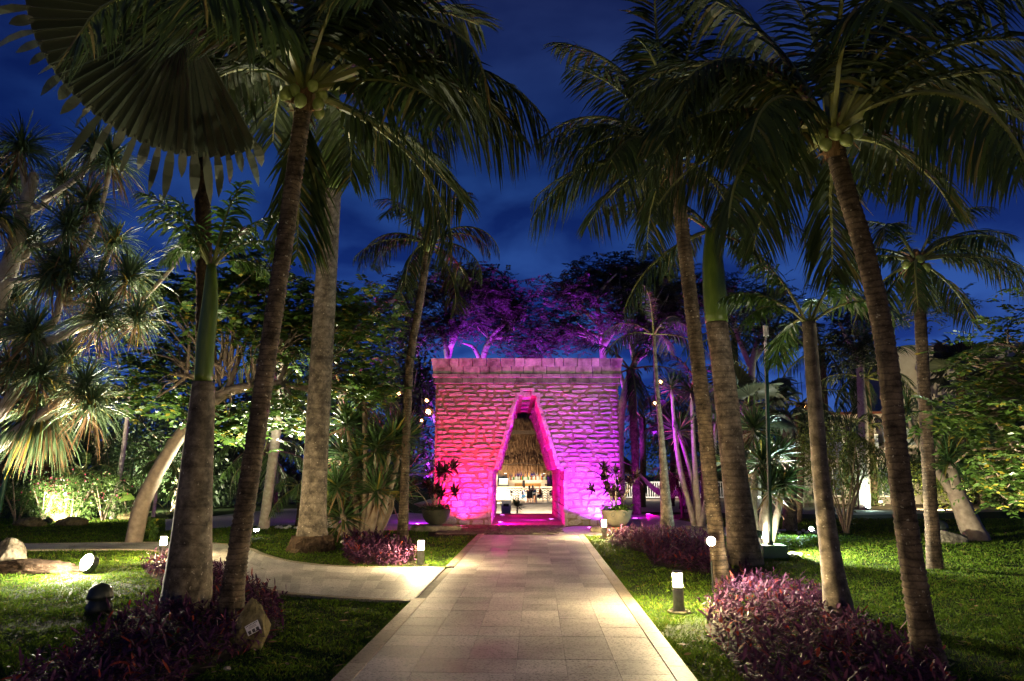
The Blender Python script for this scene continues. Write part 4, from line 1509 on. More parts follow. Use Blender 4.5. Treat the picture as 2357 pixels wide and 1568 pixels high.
# ------------------------------------------------------------------ broadleaf trees
def broadleaf(label, limbs, crowns, leaf, Ll, lw, npair, cl, per, spread, bark='bark_smooth', name='broadleaf_tree', tips_extra=(), group=None, loc=None, drp=.25):
    """limbs: list of (points, r0, r1); crowns: centre, radii, number of twigs, point the twigs come from"""
    b = limbs[0][0][0]
    root = thing(name, label, 'tree', (b.x, b.y, 0), 0, group)
    m = MB()
    for pts, r0, r1 in limbs:
        limb(m, pts, r0, r1, max(8, 4 * len(pts)), 9, 0, .04)
    tips = list(tips_extra)
    for c, r, nt_, src in crowns:
        dd = rand_dirs(nt_) * RNG.uniform(.45, 1.0, nt_)[:, None]
        for k in range(nt_):
            p = Vector(tuple(np.asarray(tuple(c)) + dd[k] * np.asarray(r)))
            tips.append(p)
            if k % 2 == 0:
                s0 = Vector(src) + Vector((random.gauss(0, .12), random.gauss(0, .12), random.gauss(0, .12)))
                mid = s0.lerp(p, .5) + Vector((random.gauss(0, .2), random.gauss(0, .2), .15))
                limb(m, [s0, mid, p], .030, .008, 7, 5)
    m.build('trunk', bark, root, True, origin=root.location)
    cr_ = pinnate(tips, per, Ll, lw, leaf, npair, cl, spread, drp)
    kind(cr_.build('crown', leaf, root, origin=root.location), 'stuff')
    return root


kb = G(307, 1250)
ka = lambda u, v, d=0.0: AT(u, v, kb.y + d)
kc = []
for (u, v, rx, rz, nt_, su, sv) in ((420, 700, 1.1, .8, 30, 505, 870), (560, 690, 1.2, .9, 36, 520, 840), (640, 790, 1.1, .7, 30, 590, 890), (740, 720, 1.2, .9, 36, 640, 800), (830, 760, 1.0, .9, 28, 720, 880),
                                    (400, 900, .9, .55, 22, 420, 865), (520, 960, 1.0, .5, 20, 520, 905), (670, 950, 1.0, .4, 16, 650, 890), (840, 890, .8, .6, 18, 720, 890), (590, 620, 1.0, .5, 18, 560, 700), (360, 800, .9, .8, 22, 430, 840)):
    kc.append((ka(u, v, random.uniform(-.6, 1.2)), (rx, 1.3, rz), nt_, ka(su, sv)))
broadleaf('leaning smooth trunk tree with broad green crown over the side path', [
    ([kb - Vector((0, 0, .05)), ka(325, 1170), ka(350, 1110), ka(395, 1030), ka(450, 960), ka(520, 905), ka(590, 888)], .20, .12),
    ([ka(590, 888), ka(640, 882), ka(690, 893), ka(718, 905), ka(760, 940, .6)], .085, .05),
    ([ka(505, 915), ka(470, 870), ka(430, 866), ka(405, 862), ka(360, 850, .5)], .07, .04),
    ([ka(430, 866), ka(400, 890), ka(360, 915)], .05, .025),
    ([ka(430, 862), ka(435, 800), ka(432, 740)], .05, .02),
    ([ka(520, 905), ka(560, 800, .5), ka(600, 700, .7)], .08, .03),
    ([ka(640, 884), ka(680, 800, .4), ka(740, 720, .6)], .07, .03),
    ([ka(690, 893), ka(740, 880), ka(820, 830)], .05, .02)], kc, 'leaf_tree', .17, .10, 5, .44, 9, .30)

# tree at the right edge reaching into the picture
re_y = 9.2
ra = lambda u, v, d=0.0: AT(u, v, re_y + d)
rb = Vector((ra(2520, 1200).x, re_y, -.05))
rc = []
for (u, v, rx, rz, nt_, su, sv) in ((2330, 800, .7, .5, 24, 2450, 900), (2270, 860, .5, .35, 16, 2420, 900), (2340, 930, .7, .4, 22, 2440, 950), (2250, 960, .55, .22, 14, 2400, 960), (2190, 955, .3, .12, 6, 2320, 960),
                                    (2340, 1050, .6, .4, 22, 2450, 1040), (2270, 1060, .4, .25, 12, 2420, 1040), (2350, 1130, .5, .3, 16, 2460, 1100), (2420, 760, .6, .5, 16, 2460, 900)):
    rc.append((ra(u, v, random.uniform(-.3, .5)), (rx, .7, rz), nt_, ra(su, sv)))
broadleaf('leafy tree with rounded paired leaflets reaching in over the lawn, farthest to the right', [
    ([rb, ra(2490, 1150), ra(2470, 1000), ra(2460, 880), ra(2450, 750)], .16, .07),
    ([ra(2465, 960), ra(2350, 955), ra(2220, 958)], .03, .01), ([ra(2468, 1060), ra(2380, 1045), ra(2290, 1060)], .03, .01)], rc, 'leaf_tree', .095, .052, 5, .33, 5, .16)

# feathery trees behind the gate, lit violet
def feather_tree(label, Yd, stems, crowns, leaf='leaf_fern'):
    A = lambda u, v, d=0.0: AT(u, v, Yd + d)
    lm = []
    b = A(stems[0][0][0], 1000)
    for i, st in enumerate(stems):
        pts = [A(q[0], q[1], random.uniform(-.5, .5) * (j > 1)) for j, q in enumerate(st)]
        if i == 0:
            pts[0] = Vector((pts[0].x, Yd, -.1 + float(dip(np.array(pts[0].x), np.array(Yd)))))
        lm.append((pts, st_r[i][0] if i < len(st_r) else .09, st_r[i][1] if i < len(st_r) else .03))
    cc = [(A(u, v, random.uniform(-1.5, 1.5)), (rx, 1.8, rz), nt_, A(su, sv)) for (u, v, rx, rz, nt_, su, sv) in crowns]
    return broadleaf(label, lm, cc, leaf, .22, .075, 7, .66, 12, .48, 'bark_pale', 'feather_tree', group='feathery trees behind the gate')


st_r = [(.26, .12), (.16, .05), (.14, .04), (.12, .04), (.10, .03), (.09, .03)]
feather_tree('feathery tree with forked violet stems over the gate\'s pink half', 36.0,
             [[(1010, 1160), (1012, 960), (1030, 830), (1042, 770), (1035, 720)], [(1036, 800), (1065, 740), (1090, 700)], [(1030, 830), (1020, 770), (1000, 730)], [(1012, 1000), (970, 860), (955, 780), (930, 720)], [(1042, 770), (1075, 755), (1100, 740)]],
             [(930, 690, 1.6, 1.1, 26, 950, 760), (1010, 660, 1.8, 1.2, 34, 1030, 740), (1090, 660, 1.6, 1.0, 28, 1080, 720), (1060, 740, 1.6, .8, 22, 1060, 750), (960, 760, 1.6, 1.0, 22, 960, 800), (900, 760, 1.2, .9, 16, 940, 800)])
feather_tree('feathery tree with slanting violet branch behind the gate\'s middle', 39.0,
             [[(1120, 1160), (1115, 950), (1110, 840), (1130, 780), (1165, 740)], [(1110, 840), (1090, 800), (1065, 790)], [(1130, 780), (1165, 775), (1200, 770)], [(1165, 740), (1180, 710), (1190, 690)]],
             [(1150, 680, 1.6, 1.0, 26, 1160, 740), (1190, 720, 1.4, 1.0, 24, 1180, 760), (1130, 740, 1.5, .9, 22, 1130, 790), (1200, 790, 1.5, .7, 16, 1180, 790), (1240, 800, 1.2, .5, 10, 1200, 800), (1105, 640, 1.0, .6, 14, 1150, 700)])
feather_tree('tall feathery tree with bright violet trunk over the gate\'s violet half', 36.0,
             [[(1392, 1160), (1390, 950), (1388, 820), (1382, 750), (1372, 690)], [(1388, 800), (1425, 740), (1440, 700), (1460, 660)], [(1382, 750), (1350, 720), (1320, 690), (1290, 660)], [(1372, 690), (1390, 660), (1420, 630)], [(1386, 780), (1350, 760), (1325, 740)]],
             [(1300, 680, 1.6, 1.0, 28, 1340, 720), (1370, 650, 1.8, 1.0, 32, 1370, 700), (1440, 640, 1.8, 1.1, 34, 1430, 700), (1500, 680, 1.7, 1.2, 30, 1450, 720), (1280, 760, 1.5, .9, 22, 1350, 770), (1440, 730, 1.6, .8, 22, 1430, 760), (1350, 770, 1.4, .7, 18, 1370, 790), (1500, 620, 1.3, .7, 16, 1450, 660)])
feather_tree('feathery tree with violet fork rising at the gate\'s right corner', 33.0,
             [[(1428, 1160), (1425, 1000), (1440, 900), (1462, 835), (1490, 810)], [(1462, 835), (1450, 780), (1448, 740)], [(1440, 900), (1425, 850), (1420, 800)]],
             [(1520, 740, 1.4, 1.0, 24, 1490, 800), (1470, 760, 1.2, .8, 18, 1460, 800), (1550, 690, 1.4, 1.0, 20, 1500, 780)])
feather_tree('dark feathery tree between the gate and the forked young palm', 34.0,
             [[(1740, 1160), (1735, 950), (1730, 850), (1745, 780)], [(1730, 850), (1700, 780), (1680, 720)], [(1735, 830), (1780, 760), (1800, 720)]],
             [(1690, 700, 1.7, 1.2, 26, 1700, 760), (1760, 700, 1.7, 1.2, 26, 1750, 780), (1600, 680, 1.6, 1.1, 22, 1690, 740), (1820, 760, 1.4, 1.0, 18, 1780, 780)], 'leaf_dark')
feather_tree('dark feathery tree in front of the hotel roof', 33.0,
             [[(1990, 1160), (1985, 950), (1980, 840), (1990, 760)], [(1980, 840), (1950, 780), (1930, 740)]],
             [(1960, 730, 1.5, 1.1, 26, 1985, 780), (1990, 810, 1.3, .8, 18, 1985, 820), (2160, 700, 1.2, .8, 14, 2000, 780)], 'leaf_dark')

# dark trees that close the garden off behind
def dark_tree(label, u, base_v, top_v, wpx, leaf='leaf_dark', nleaf=2600, ls=.27):
    b = G(u, base_v)
    sc = b.y / F
    root = thing('garden_tree', label, 'tree', (b.x, b.y, 0), 0, 'trees closing off the garden')
    h = AT(u, top_v, b.y).z
    rx = wpx * sc / 2
    m = MB()
    limb(m, [Vector((0, 0, -.1)), Vector((.1, 0, h * .35)), Vector((-.1, 0, h * .7))], .16, .06, 10, 8)
    for k in range(5):
        a = k * 1.3
        limb(m, [Vector((0, 0, h * (.3 + .06 * k))), Vector((math.cos(a) * rx * .4, math.sin(a) * rx * .4, h * .6)), Vector((math.cos(a) * rx * .7, math.sin(a) * rx * .7, h * .75))], .07, .02, 8, 6)
    m.build('trunk', 'bark_smooth', root, True)
    c = MB()
    leafcloud(c, (0, 0, h * .56), (rx, rx * .8, h * .46), nleaf * 2, ls, ls * .45, .25, zcut=-1)
    kind(c.build('crown', leaf, root), 'stuff')
    return root


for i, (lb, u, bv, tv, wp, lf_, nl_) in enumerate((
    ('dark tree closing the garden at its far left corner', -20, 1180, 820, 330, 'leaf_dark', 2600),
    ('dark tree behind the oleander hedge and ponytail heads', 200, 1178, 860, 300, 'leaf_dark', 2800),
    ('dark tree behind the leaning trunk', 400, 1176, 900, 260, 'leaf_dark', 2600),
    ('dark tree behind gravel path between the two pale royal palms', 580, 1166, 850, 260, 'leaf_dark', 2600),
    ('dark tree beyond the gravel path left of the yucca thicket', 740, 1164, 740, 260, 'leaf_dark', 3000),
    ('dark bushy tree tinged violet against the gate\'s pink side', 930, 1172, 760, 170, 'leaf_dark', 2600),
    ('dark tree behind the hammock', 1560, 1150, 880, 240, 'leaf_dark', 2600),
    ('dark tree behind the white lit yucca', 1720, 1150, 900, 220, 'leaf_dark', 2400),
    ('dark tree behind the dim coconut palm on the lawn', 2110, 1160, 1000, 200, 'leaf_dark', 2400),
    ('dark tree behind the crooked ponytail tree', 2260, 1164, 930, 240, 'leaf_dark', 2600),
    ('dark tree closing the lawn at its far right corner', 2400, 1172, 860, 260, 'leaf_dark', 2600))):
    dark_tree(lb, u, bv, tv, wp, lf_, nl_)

# shrubs
def shrub(label, u, bv, wpx, hpx, leaf, n, Ll, lw, name='shrub', cat='shrub', group=None, flowers=0, stems=6, prof='leaf', lift=0.0, shell=.35, up=.2, rough_h=None):
    b = G(u, bv)
    sc = b.y / F
    rx, h = wpx * sc / 2, hpx * sc
    root = thing(name, label, cat, (b.x, b.y, 0), 0, group)
    m = MB()
    for k in range(stems):
        a = random.uniform(0, 6.28)
        e_ = Vector((math.cos(a) * rx * .6, math.sin(a) * rx * .5, h * random.uniform(.6, .85)))
        limb(m, [Vector((random.gauss(0, .05), random.gauss(0, .05), -.03)), e_ * .45 + Vector((0, 0, .05)), e_], .03, .008, 7, 5)
    m.build('stem', 'bark_smooth', root, True)
    c = MB()
    leafcloud(c, (0, 0, h * (.5 + lift / 2)), (rx, rx * .7, h * (.52 - lift / 2)), n, Ll, lw, shell, prof, .2, 2, up, 0, -1)
    mats = [leaf]
    if flowers:
        d = rand_dirs(flowers, -.2, 1) * np.array([rx, rx * .7, h * .5]) * RNG.uniform(.85, 1.1, flowers)[:, None] + [0, 0, h * .52]
        d = np.repeat(d, 5, 0)
        c.add(*blades(d, rand_dirs(len(d), -.1, 1), .035, .028, .1, 2, 'leaf', rand_dirs(len(d))), 1)
        mats.append('purple_flower')
    kind(c.build('foliage', mats, root), 'stuff')
    return root


for i, (lb, u, bv, wp, hp, n_, fl) in enumerate((
    ('pink flowering oleander beside the green pole at left edge', 35, 1205, 130, 120, 1500, 40),
    ('pink flowering oleander beside the glowing flower bed light', 95, 1203, 120, 100, 1500, 40),
    ('bright lit oleander right behind the red bromeliad', 165, 1200, 120, 110, 1600, 50),
    ('shaded oleander with red blooms near the thin green pole', 235, 1198, 120, 105, 1500, 40),
    ('brightly lit oleander at the thin green pole', 290, 1194, 100, 110, 1500, 20))):
    shrub(lb, u, bv, wp, hp, 'leaf_shrub', n_, .16, .026, 'oleander', 'shrub', 'oleander hedge', fl, prof='lance')
shrub('tall glossy lit shrub behind the thin green pole', 265, 1186, 150, 190, 'leaf_shrub', 3000, .11, .055)
shrub('rounded yellow green shrub on bare stems in front of the hotel', 1948, 1228, 190, 240, 'leaf_yellow', 3600, .085, .045, 'round_shrub', 'shrub', None, 0, 14, lift=.32, shell=.5)
shrub('low lit bush at the foot of hotel wall behind cool spotlight', 1990, 1166, 170, 90, 'leaf_shrub', 2200, .13, .06)
shrub('low hedge bush glowing yellow behind crooked ponytail tree', 2200, 1168, 220, 110, 'leaf_yellow', 2600, .14, .06)
shrub('low dark hedge bush at right end of lawn', 2330, 1176, 200, 110, 'leaf_shrub', 2000, .14, .06)
shrub('small green bush under the wifi pole', 1845, 1168, 110, 110, 'leaf_shrub', 1500, .11, .05)
shrub('creeping leafy plant at foot of the leaning trunk', 322, 1246, 60, 60, 'leaf_tree', 260, .12, .08)
cb = shrub('orange croton bush above the pink oleanders', 92, 1190, 70, 130, 'leaf_croton', 260, .30, .12, 'croton', 'shrub', lift=.4)

# big-leaved plants in the lit bed
def bigleaf(label, u, bv, leaves, leaf='leaf_broad', name='banana_plant', group=None):
    b = G(u, bv)
    sc = b.y / F
    root = thing(name, label, 'plant', (b.x, b.y, 0), 0, group)
    for (du, dv, L, W, drp) in leaves:
        tip = Vector((du * sc, random.uniform(-.3, .3), -dv * sc))
        m = MB()
        m.tube(spline([Vector((0, 0, 0)), tip * .5 + Vector((0, 0, .1)), tip], 8), .018, 5, 1)
        d = Vector((du, random.uniform(-20, 20), 60)).normalized()
        m.add(*blades([tuple(tip)], [tuple(d)], L, W, drp, 7, 'paddle', [(random.uniform(-.6, .6), -1.0, .4)]), 0)
        m.build('leaf', [leaf, 'leaf_stalk'], root)
    return root


bigleaf('banana plant with tall curled lit leaf behind the oleanders', 290 - 130, 1196, [(-2, -45, .75, .45, .8), (52, -60, 1.5, .34, .35), (90, -40, 1.2, .35, .5)])
bigleaf('banana plant with bright green paddles behind leaning trunk', 385, 1186, [(-10, -50, 1.2, .36, .5), (20, -60, 1.3, .4, .6), (30, -20, .9, .34, .9), (-30, -30, 1.0, .34, .7)])
brm = rosette_mesh(('brom', 0), 26, .55, .10, 'leaf_croton', .1, 1.0, .25, 4, .2, .15, 'lance')
bp_ = G(122, 1200)
br = thing('bromeliad', 'red bromeliad on rock above the buried bed light', 'plant', (bp_.x + .35, bp_.y - .2, 0))
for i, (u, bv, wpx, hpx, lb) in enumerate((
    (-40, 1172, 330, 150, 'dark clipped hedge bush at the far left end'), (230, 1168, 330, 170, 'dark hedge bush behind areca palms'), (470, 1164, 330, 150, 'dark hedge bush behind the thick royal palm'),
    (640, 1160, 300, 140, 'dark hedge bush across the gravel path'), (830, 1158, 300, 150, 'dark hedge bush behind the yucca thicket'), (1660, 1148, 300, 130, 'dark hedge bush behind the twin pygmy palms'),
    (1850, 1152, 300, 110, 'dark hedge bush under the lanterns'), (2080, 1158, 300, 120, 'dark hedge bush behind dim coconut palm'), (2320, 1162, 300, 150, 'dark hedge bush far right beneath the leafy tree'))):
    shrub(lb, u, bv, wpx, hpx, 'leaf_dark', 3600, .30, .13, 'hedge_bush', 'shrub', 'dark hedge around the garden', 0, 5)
place(br, brm, br.location + Vector((0, 0, .30)), 1.0, name='leaf_rosette')
MB().lathe([(.001, .0), (.30, .02), (.34, .16), (.22, .30), (.001, .34)], 9).build('rock_base', 'mossy_rock', br, True)

# ------------------------------------------------------------------ purple ground cover
def groundcover(label, poly, dens, h, Ll, lw, leaf='leaf_purple'):
    P = np.array([p[:2] for p in poly])
    lo, hi = P.min(0), P.max(0)
    area = (hi - lo).prod()
    n = int(area * dens)
    q = RNG.uniform(lo, hi, (n, 2))
    q = q[inpoly(q, [tuple(p) for p in P])]
    q = q[~inpoly(q, PATH_POLY) & ~inpoly(q, SIDE_POLY)]
    q = q[q[:, 1] > 2.2]
    n = len(q)
    m = MB()
    hh = h * RNG.uniform(.55, 1.3, n)
    lean = RNG.normal(0, .35, (n, 2))
    k = 7
    for j in range(k):
        t = (j + 1.0) / k
        b = np.stack([q[:, 0] + lean[:, 0] * hh * t, q[:, 1] + lean[:, 1] * hh * t, hh * t * .9], 1)
        a = RNG.uniform(0, 2 * math.pi, n) + j * 2.4
        el = RNG.uniform(.0, .75, n) + .5 * (t > .8)
        d = np.stack([np.cos(a) * np.cos(el), np.sin(a) * np.cos(el), np.sin(el)], 1)
        m.add(*blades(b, d, Ll * RNG.uniform(.45, 1.3, n), lw * RNG.uniform(.6, 1.1, n), .3 * RNG.uniform(0, 2, n), 3, 'lance'))
    st = np.stack([q[:, 0], q[:, 1], 0 * hh], 1)
    m.add(*blades(st, np.stack([lean[:, 0], lean[:, 1], np.ones(n)], 1), hh, .008, 0, 1, 'grass', rand_dirs(n)))
    o = m.build('ground_cover', leaf)
    o['kind'] = 'stuff'
    o['label'] = label
    o['category'] = 'ground cover'
    return o


groundcover('purple spiderwort bed under the curved and young palms beside near bollard', BED_POLY['right_near'], 100, .165, .125, .030)
groundcover('purple spiderwort bed behind bollards on the gate\'s violet side', BED_POLY['right_far'], 65, .24, .15, .036)
groundcover('purple spiderwort patch in front of the yucca thicket', BED_POLY['left_far'], 75, .24, .16, .038)
groundcover('dark purple spiderwort bed around the royal palm and rock sign', BED_POLY['left_near'], 90, .165, .125, .030)

# ------------------------------------------------------------------ grass blades on the lawns
def lawn_grass():
    n = 460000
    yy = np.exp(RNG.uniform(math.log(2.9), math.log(26), n))
    xx = RNG.uniform(-1, 1, n) * (yy * .80 + .8)
    q = np.stack([xx, yy], 1)
    bad = inpoly(q, PATH_POLY) | inpoly(q, SIDE_POLY) | inpoly(q, GRAVEL_POLY) | inpoly(q, CROSS_L) | inpoly(q, CROSS_R) | inpoly(q, APRON_POLY) | inpoly(q, SAND_POLY)
    bad |= (yy > GY - .1) & (xx > XL) & (xx < XR)
    for k, P in BED_POLY.items():
        bad |= inpoly(q, P) & (RNG.uniform(0, 1, n) > .06)
    # worn and thin patches
    thin = np.sin(xx * 1.7 + np.sin(yy * 1.1) * 1.5) * np.sin(yy * 1.3 + np.sin(xx * .9)) > .72
    bad |= thin & (RNG.uniform(0, 1, n) > .45)
    q = q[~bad]
    n = len(q)
    d = np.maximum(q[:, 1], 3)
    clump = .75 + .45 * np.sin(q[:, 0] * 5.1 + 2 * np.sin(q[:, 1] * 3.7)) * np.sin(q[:, 1] * 4.3 + 1.3 * np.sin(q[:, 0] * 2.9))
    L = RNG.uniform(.028, .075, n) * clump * (1 + .035 * d)
    W = RNG.uniform(.0035, .006, n) * (d / 4.5) ** .85
    dirs = RNG.normal(0, .55, (n, 3))
    dirs[:, 2] = 1
    V, Q_ = blades(np.stack([q[:, 0], q[:, 1], 0 * d], 1), dirs, L, W, .35, 2, 'grass', rand_dirs(n, -.2, .2))
    o = MB().add(V, Q_).build('grass', 'leaf_grass')
    o['kind'] = 'stuff'
    o['label'] = 'short green lawn grass on both sides of the path'
    o['category'] = 'grass'


lawn_grass()
n = 26000
sv = RNG.uniform(2.5, S1, n) ** 1.0
sd_ = RNG.integers(0, 2, n)
off = np.abs(RNG.normal(0, .035, n)) * (0.4 + .8 * (np.sin(sv * 3.1 + sd_) * np.sin(sv * 7.7 + 1) > -.2))
tt = np.where(sd_ == 0, LW - off + .004, RW + off - .004)
ex = PD.x * sv + PN.x * tt
ey = PD.y * sv + PN.y * tt
q = np.stack([ex, ey], 1)
ok = ~inpoly(q, SIDE_POLY) & ~((sd_ == 0) & (sv > junction_near) & (sv < junction_far))
q, sg_ = q[ok], np.where(sd_[ok] == 0, 1.0, -1.0)
n = len(q)
dd = RNG.normal(0, .4, (n, 3))
dd[:, 0] += sg_ * .55
dd[:, 2] = 1
m = MB().add(*blades(np.stack([q[:, 0], q[:, 1], 0 * sg_], 1), dd, RNG.uniform(.04, .10, n), RNG.uniform(.004, .007, n), .5, 3, 'grass', rand_dirs(n, -.2, .2)))
# scattered weed tufts
nw = 260
wy = np.exp(RNG.uniform(math.log(4.5), math.log(16), nw))
wx = RNG.uniform(-1, 1, nw) * wy * .75
wq = np.stack([wx, wy], 1)
wq = wq[~(inpoly(wq, PATH_POLY) | inpoly(wq, SIDE_POLY))]
wq = np.repeat(wq, 9, 0)
n = len(wq)
dd = RNG.normal(0, .7, (n, 3))
dd[:, 2] = 1
m.add(*blades(np.stack([wq[:, 0] + RNG.normal(0, .012, n), wq[:, 1] + RNG.normal(0, .012, n), np.zeros(n)], 1), dd, RNG.uniform(.09, .17, n), .008, .55, 3, 'grass', rand_dirs(n, -.2, .2)))
o = kind(m.build('edge_grass', 'leaf_grass'), 'stuff')
o['label'] = 'longer ragged grass and weeds along the path edges'
o['category'] = 'grass'
# fallen leaves strewn on lawn and path
n = 420
yy = np.exp(RNG.uniform(math.log(4), math.log(20), n))
xx = RNG.uniform(-1, 1, n) * yy * .75
keepm = ~(inpoly(np.stack([xx, yy], 1), PATH_POLY) & (RNG.uniform(0, 1, n) > .12))
xx, yy = xx[keepm], yy[keepm]
n = len(xx)
onp = inpoly(np.stack([xx, yy], 1), PATH_POLY) | inpoly(np.stack([xx, yy], 1), SIDE_POLY)
m = MB().add(*blades(np.stack([xx, yy, np.where(onp, .032, .045)], 1), np.concatenate([rand_dirs(n, 0, .15)]), RNG.uniform(.05, .13, n), RNG.uniform(.015, .035, n), .05, 3, 'leaf', np.tile([0, 0, 1.0], (n, 1)) + RNG.normal(0, .2, (n, 3))))
o = kind(m.build('fallen_leaves', 'leaf_dry'), 'stuff')
o['label'] = 'dry fallen leaves strewn over lawn and path'
o['category'] = 'leaves'

# ------------------------------------------------------------------ bollards
def bollard(label, bpx, sc=1.0, proto=[None]):
    b = G(*bpx)
    root = thing('bollard_lamp', label, 'bollard', b, 0, 'bollard lamps along the path')
    if proto[0] is None:
        parts = []
        m = MB().lathe([(.001, 0), (.135, 0), (.135, .018), (.128, .024), (.06, .026), (.001, .026)], 24)
        parts.append(m.build('foot_plate', 'rough_rock', root, False))
        m = MB()
        prof = [(.052, .02), (.058, .03), (.058, .27), (.062, .272), (.062, .285), (.03, .286)]
        m.lathe(prof, 20)
        for k in range(10):
            a = k * math.pi / 5
            m.box((math.cos(a) * .058, math.sin(a) * .058, .15), (.010, .010, .22), 0, 1, a)
        parts.append(m.build('post', 'steel', root))
        m = MB().lathe([(.001, .29), (.052, .29), (.052, .43), (.001, .43)], 20)
        parts.append(m.build('lamp_glass', 'glow_warm', root, True))
        m = MB()
        m.lathe([(.058, .432), (.062, .436), (.062, .452), (.05, .46), (.001, .463)], 20)
        for k in range(3):
            a = k * 2.094 + .5
            m.box((math.cos(a) * .057, math.sin(a) * .057, .36), (.006, .006, .15))
        parts.append(m.build('cap', 'steel', root))
        proto[0] = parts
    else:
        for p in proto[0]:
            o = p.copy()
            C.objects.link(o)
            o.parent = root
    root.scale = (sc,) * 3
    return root


bollard('glowing bollard lamp on grass between path and near purple bed', (1563, 1410), 1.03)
bollard('glowing bollard lamp beside purple patch at the path fork', (968, 1303), 1.0)
bollard('glowing bollard lamp right in front of the pot on violet side', (1391, 1240), 1.05)
bollard('glowing bollard lamp half hidden behind the thick royal palm', (372, 1290), 1.0)

bollard('extra bollard lamp added out of view behind camera, left of the path', (430, 1930), 1.0).location = (-2.1, -2.2, 0)  # unseen lamp, added to light the foreground trunks
bollard('extra bollard lamp added out of view further behind camera, on the right', (1563, 1410), 1.0).location = (1.75, -5.0, 0)  # second unseen bollard, added as foreground light

# ------------------------------------------------------------------ floodlight, spotlights
def ground_spot(label, loc, target, col, power, glow, angle=90, r=.07, name='ground_spotlight', lens_to=None, blend=.6, size=.06, floor=0.0):
    loc = Vector(loc)
    root = thing(name, label, 'spotlight', (loc.x, loc.y, floor), 0, 'garden spotlights')
    d = (Vector(lens_to if lens_to is not None else target) - loc).normalized()
    h = max(loc.z - floor, .05)
    m = MB()
    m.tube([(0, 0, -.02), (0, 0, h * .6)], .012, 6)
    a = Vector((0, 0, h))
    m.tube([tuple(a - d * .11), tuple(a - d * .09), tuple(a + d * .015), tuple(a + d * .035)], [r * .7, r, r, r * 1.12], 14)
    m.build('housing', 'black_plastic', root)
    m = MB()
    m.tube([tuple(a + d * .036), tuple(a + d * .044)], [r * 1.0, r * .92], 14)
    m.build('lens', glow, root)
    if power:
        lamp('spot_beam', 'SPOT', loc + d * .07, col, power, root, loc + (Vector(target) - loc), angle, blend, size)
    return root


FL = G(200, 1322)
WARM = (1.0, .86, .62)
ground_spot('blinding floodlight on the lawn lighting up the strap leaved tree', FL + Vector((0, 0, .18)), AT(60, 700, PTY), WARM, 2100, 'glow_flood', 130, .13, 'floodlight', lens_to=FL + Vector((-.4, -1, .6)), size=.1)
lamp('flood_spill', 'POINT', FL + Vector((-.06, -.25, .30)), WARM, 190, bpy.data.objects['floodlight'], size=.08)
b = G(112, 1206)
ground_spot('bed light glowing among rocks under pink oleanders', b + Vector((0, 0, .12)), b + Vector((.3, .8, 1.0)), WARM, 1700, 'glow_spot', 150, .12, size=.1)
b = G(338, 1180)
ground_spot('bed light shining up areca palms behind the leaning trunk', b + Vector((0, 0, .2)), b + Vector((.6, 1.5, 2.2)), (1, .95, .62), 3600, 'glow_spot', 150, .16, size=.1)
b = G(1640, 1345)
ts = AT(1635, 1246, Y(1664, 1352) - .32)
sl = ground_spot('bright spotlight on a stake at the leaning dark coconut palm', ts, ts + Vector((2.2, -.5, -.35)), WARM, 330, 'glow_spot', 150, .06, lens_to=ts + Vector((.05, -1, .1)), size=.05)
b = G(1868, 1232)
ground_spot('small cool white spotlight on lawn behind young royal palm', b + Vector((0, 0, .16)), b + Vector((-2.5, -1.2, 2.0)), (.75, 1, .92), 700, 'glow_cool', 120, .055, lens_to=b + Vector((-.1, -1, .5)))
b = G(1998, 1175)
ground_spot('far cool green spotlight at the foot of the low bush', b + Vector((0, 0, .14)), b + Vector((-1, 3, 1.2)), (.75, 1, .75), 900, 'glow_cool', 130, .09, lens_to=b + Vector((0, -.6, .8)))
b = G(1828, 1206)
ground_spot('floor spotlight washing brown palm stem on back lawn', b + Vector((-.15, -.30, .06)), b + Vector((.1, .1, 3)), WARM, 160, 'glow_spot', 70, .08)
b = G(1745, 1262)
ground_spot('hidden spotlight shining up through the white stemmed yucca', b + Vector((.25, .35, .1)), b + Vector((0, .3, 3)), (.95, 1, .88), 620, 'glow_spot', 150, .06)
b = G(425, 1250)
ground_spot('added hidden spotlight behind the thick royal palm to brighten the leaning tree', b + Vector((.9, 2.2, .1)), ka(600, 700), (1, .95, .70), 2600, 'glow_spot', 130, .07)  # unseen fixture added to light this crown from below
b = G(2180, 1176)
ground_spot('hedge light glowing yellow behind crooked ponytail tree', b + Vector((0, .2, .12)), b + Vector((0, 2, 1.0)), (1, .85, .45), 1300, 'glow_spot', 160, .08)

b = G(1712, 1288)
ground_spot('lawn floodlight hidden behind foot of the banded royal palm', b + Vector((.55, .55, .42)), b + Vector((6, -.6, -.9)), (1, .95, .68), 1300, 'glow_spot', 118, .07, 'lawn_floodlight', size=.04)
b = Vector((7.2, 8.4, 0))
ground_spot('added out of view spotlight to brighten the leafy tree on the right', b + Vector((0, 0, .12)), ra(2330, 950), (1, .92, .66), 420, 'glow_spot', 110, .06)  # off-frame lamp added because the right-hand leaves were too dark
# coloured uplights at the gate
PINK, RED, VIO, MAG = (1.0, .015, .16), (1.0, .01, .08), (.36, .02, 1.0), (1.0, .0, .45)


def uplight(label, loc, target, col, power, glow='glow_violet', angle=120, blend=.7, size=.06):
    loc = Vector(loc)
    root = thing('recessed_uplight', label, 'uplight', (loc.x, loc.y, loc.z - .03), 0, 'coloured uplights at the gate')
    MB().lathe([(.001, .0), (.11, .0), (.11, .045), (.085, .05), (.085, .035), (.001, .035)], 16).build('ring', 'steel', root)
    MB().lathe([(.001, .040), (.08, .040), (.08, .036)], 16).build('lens', glow, root)
    lamp('beam', 'SPOT', loc + Vector((0, 0, .07)), col, power, root, target, angle, blend, size)
    return root


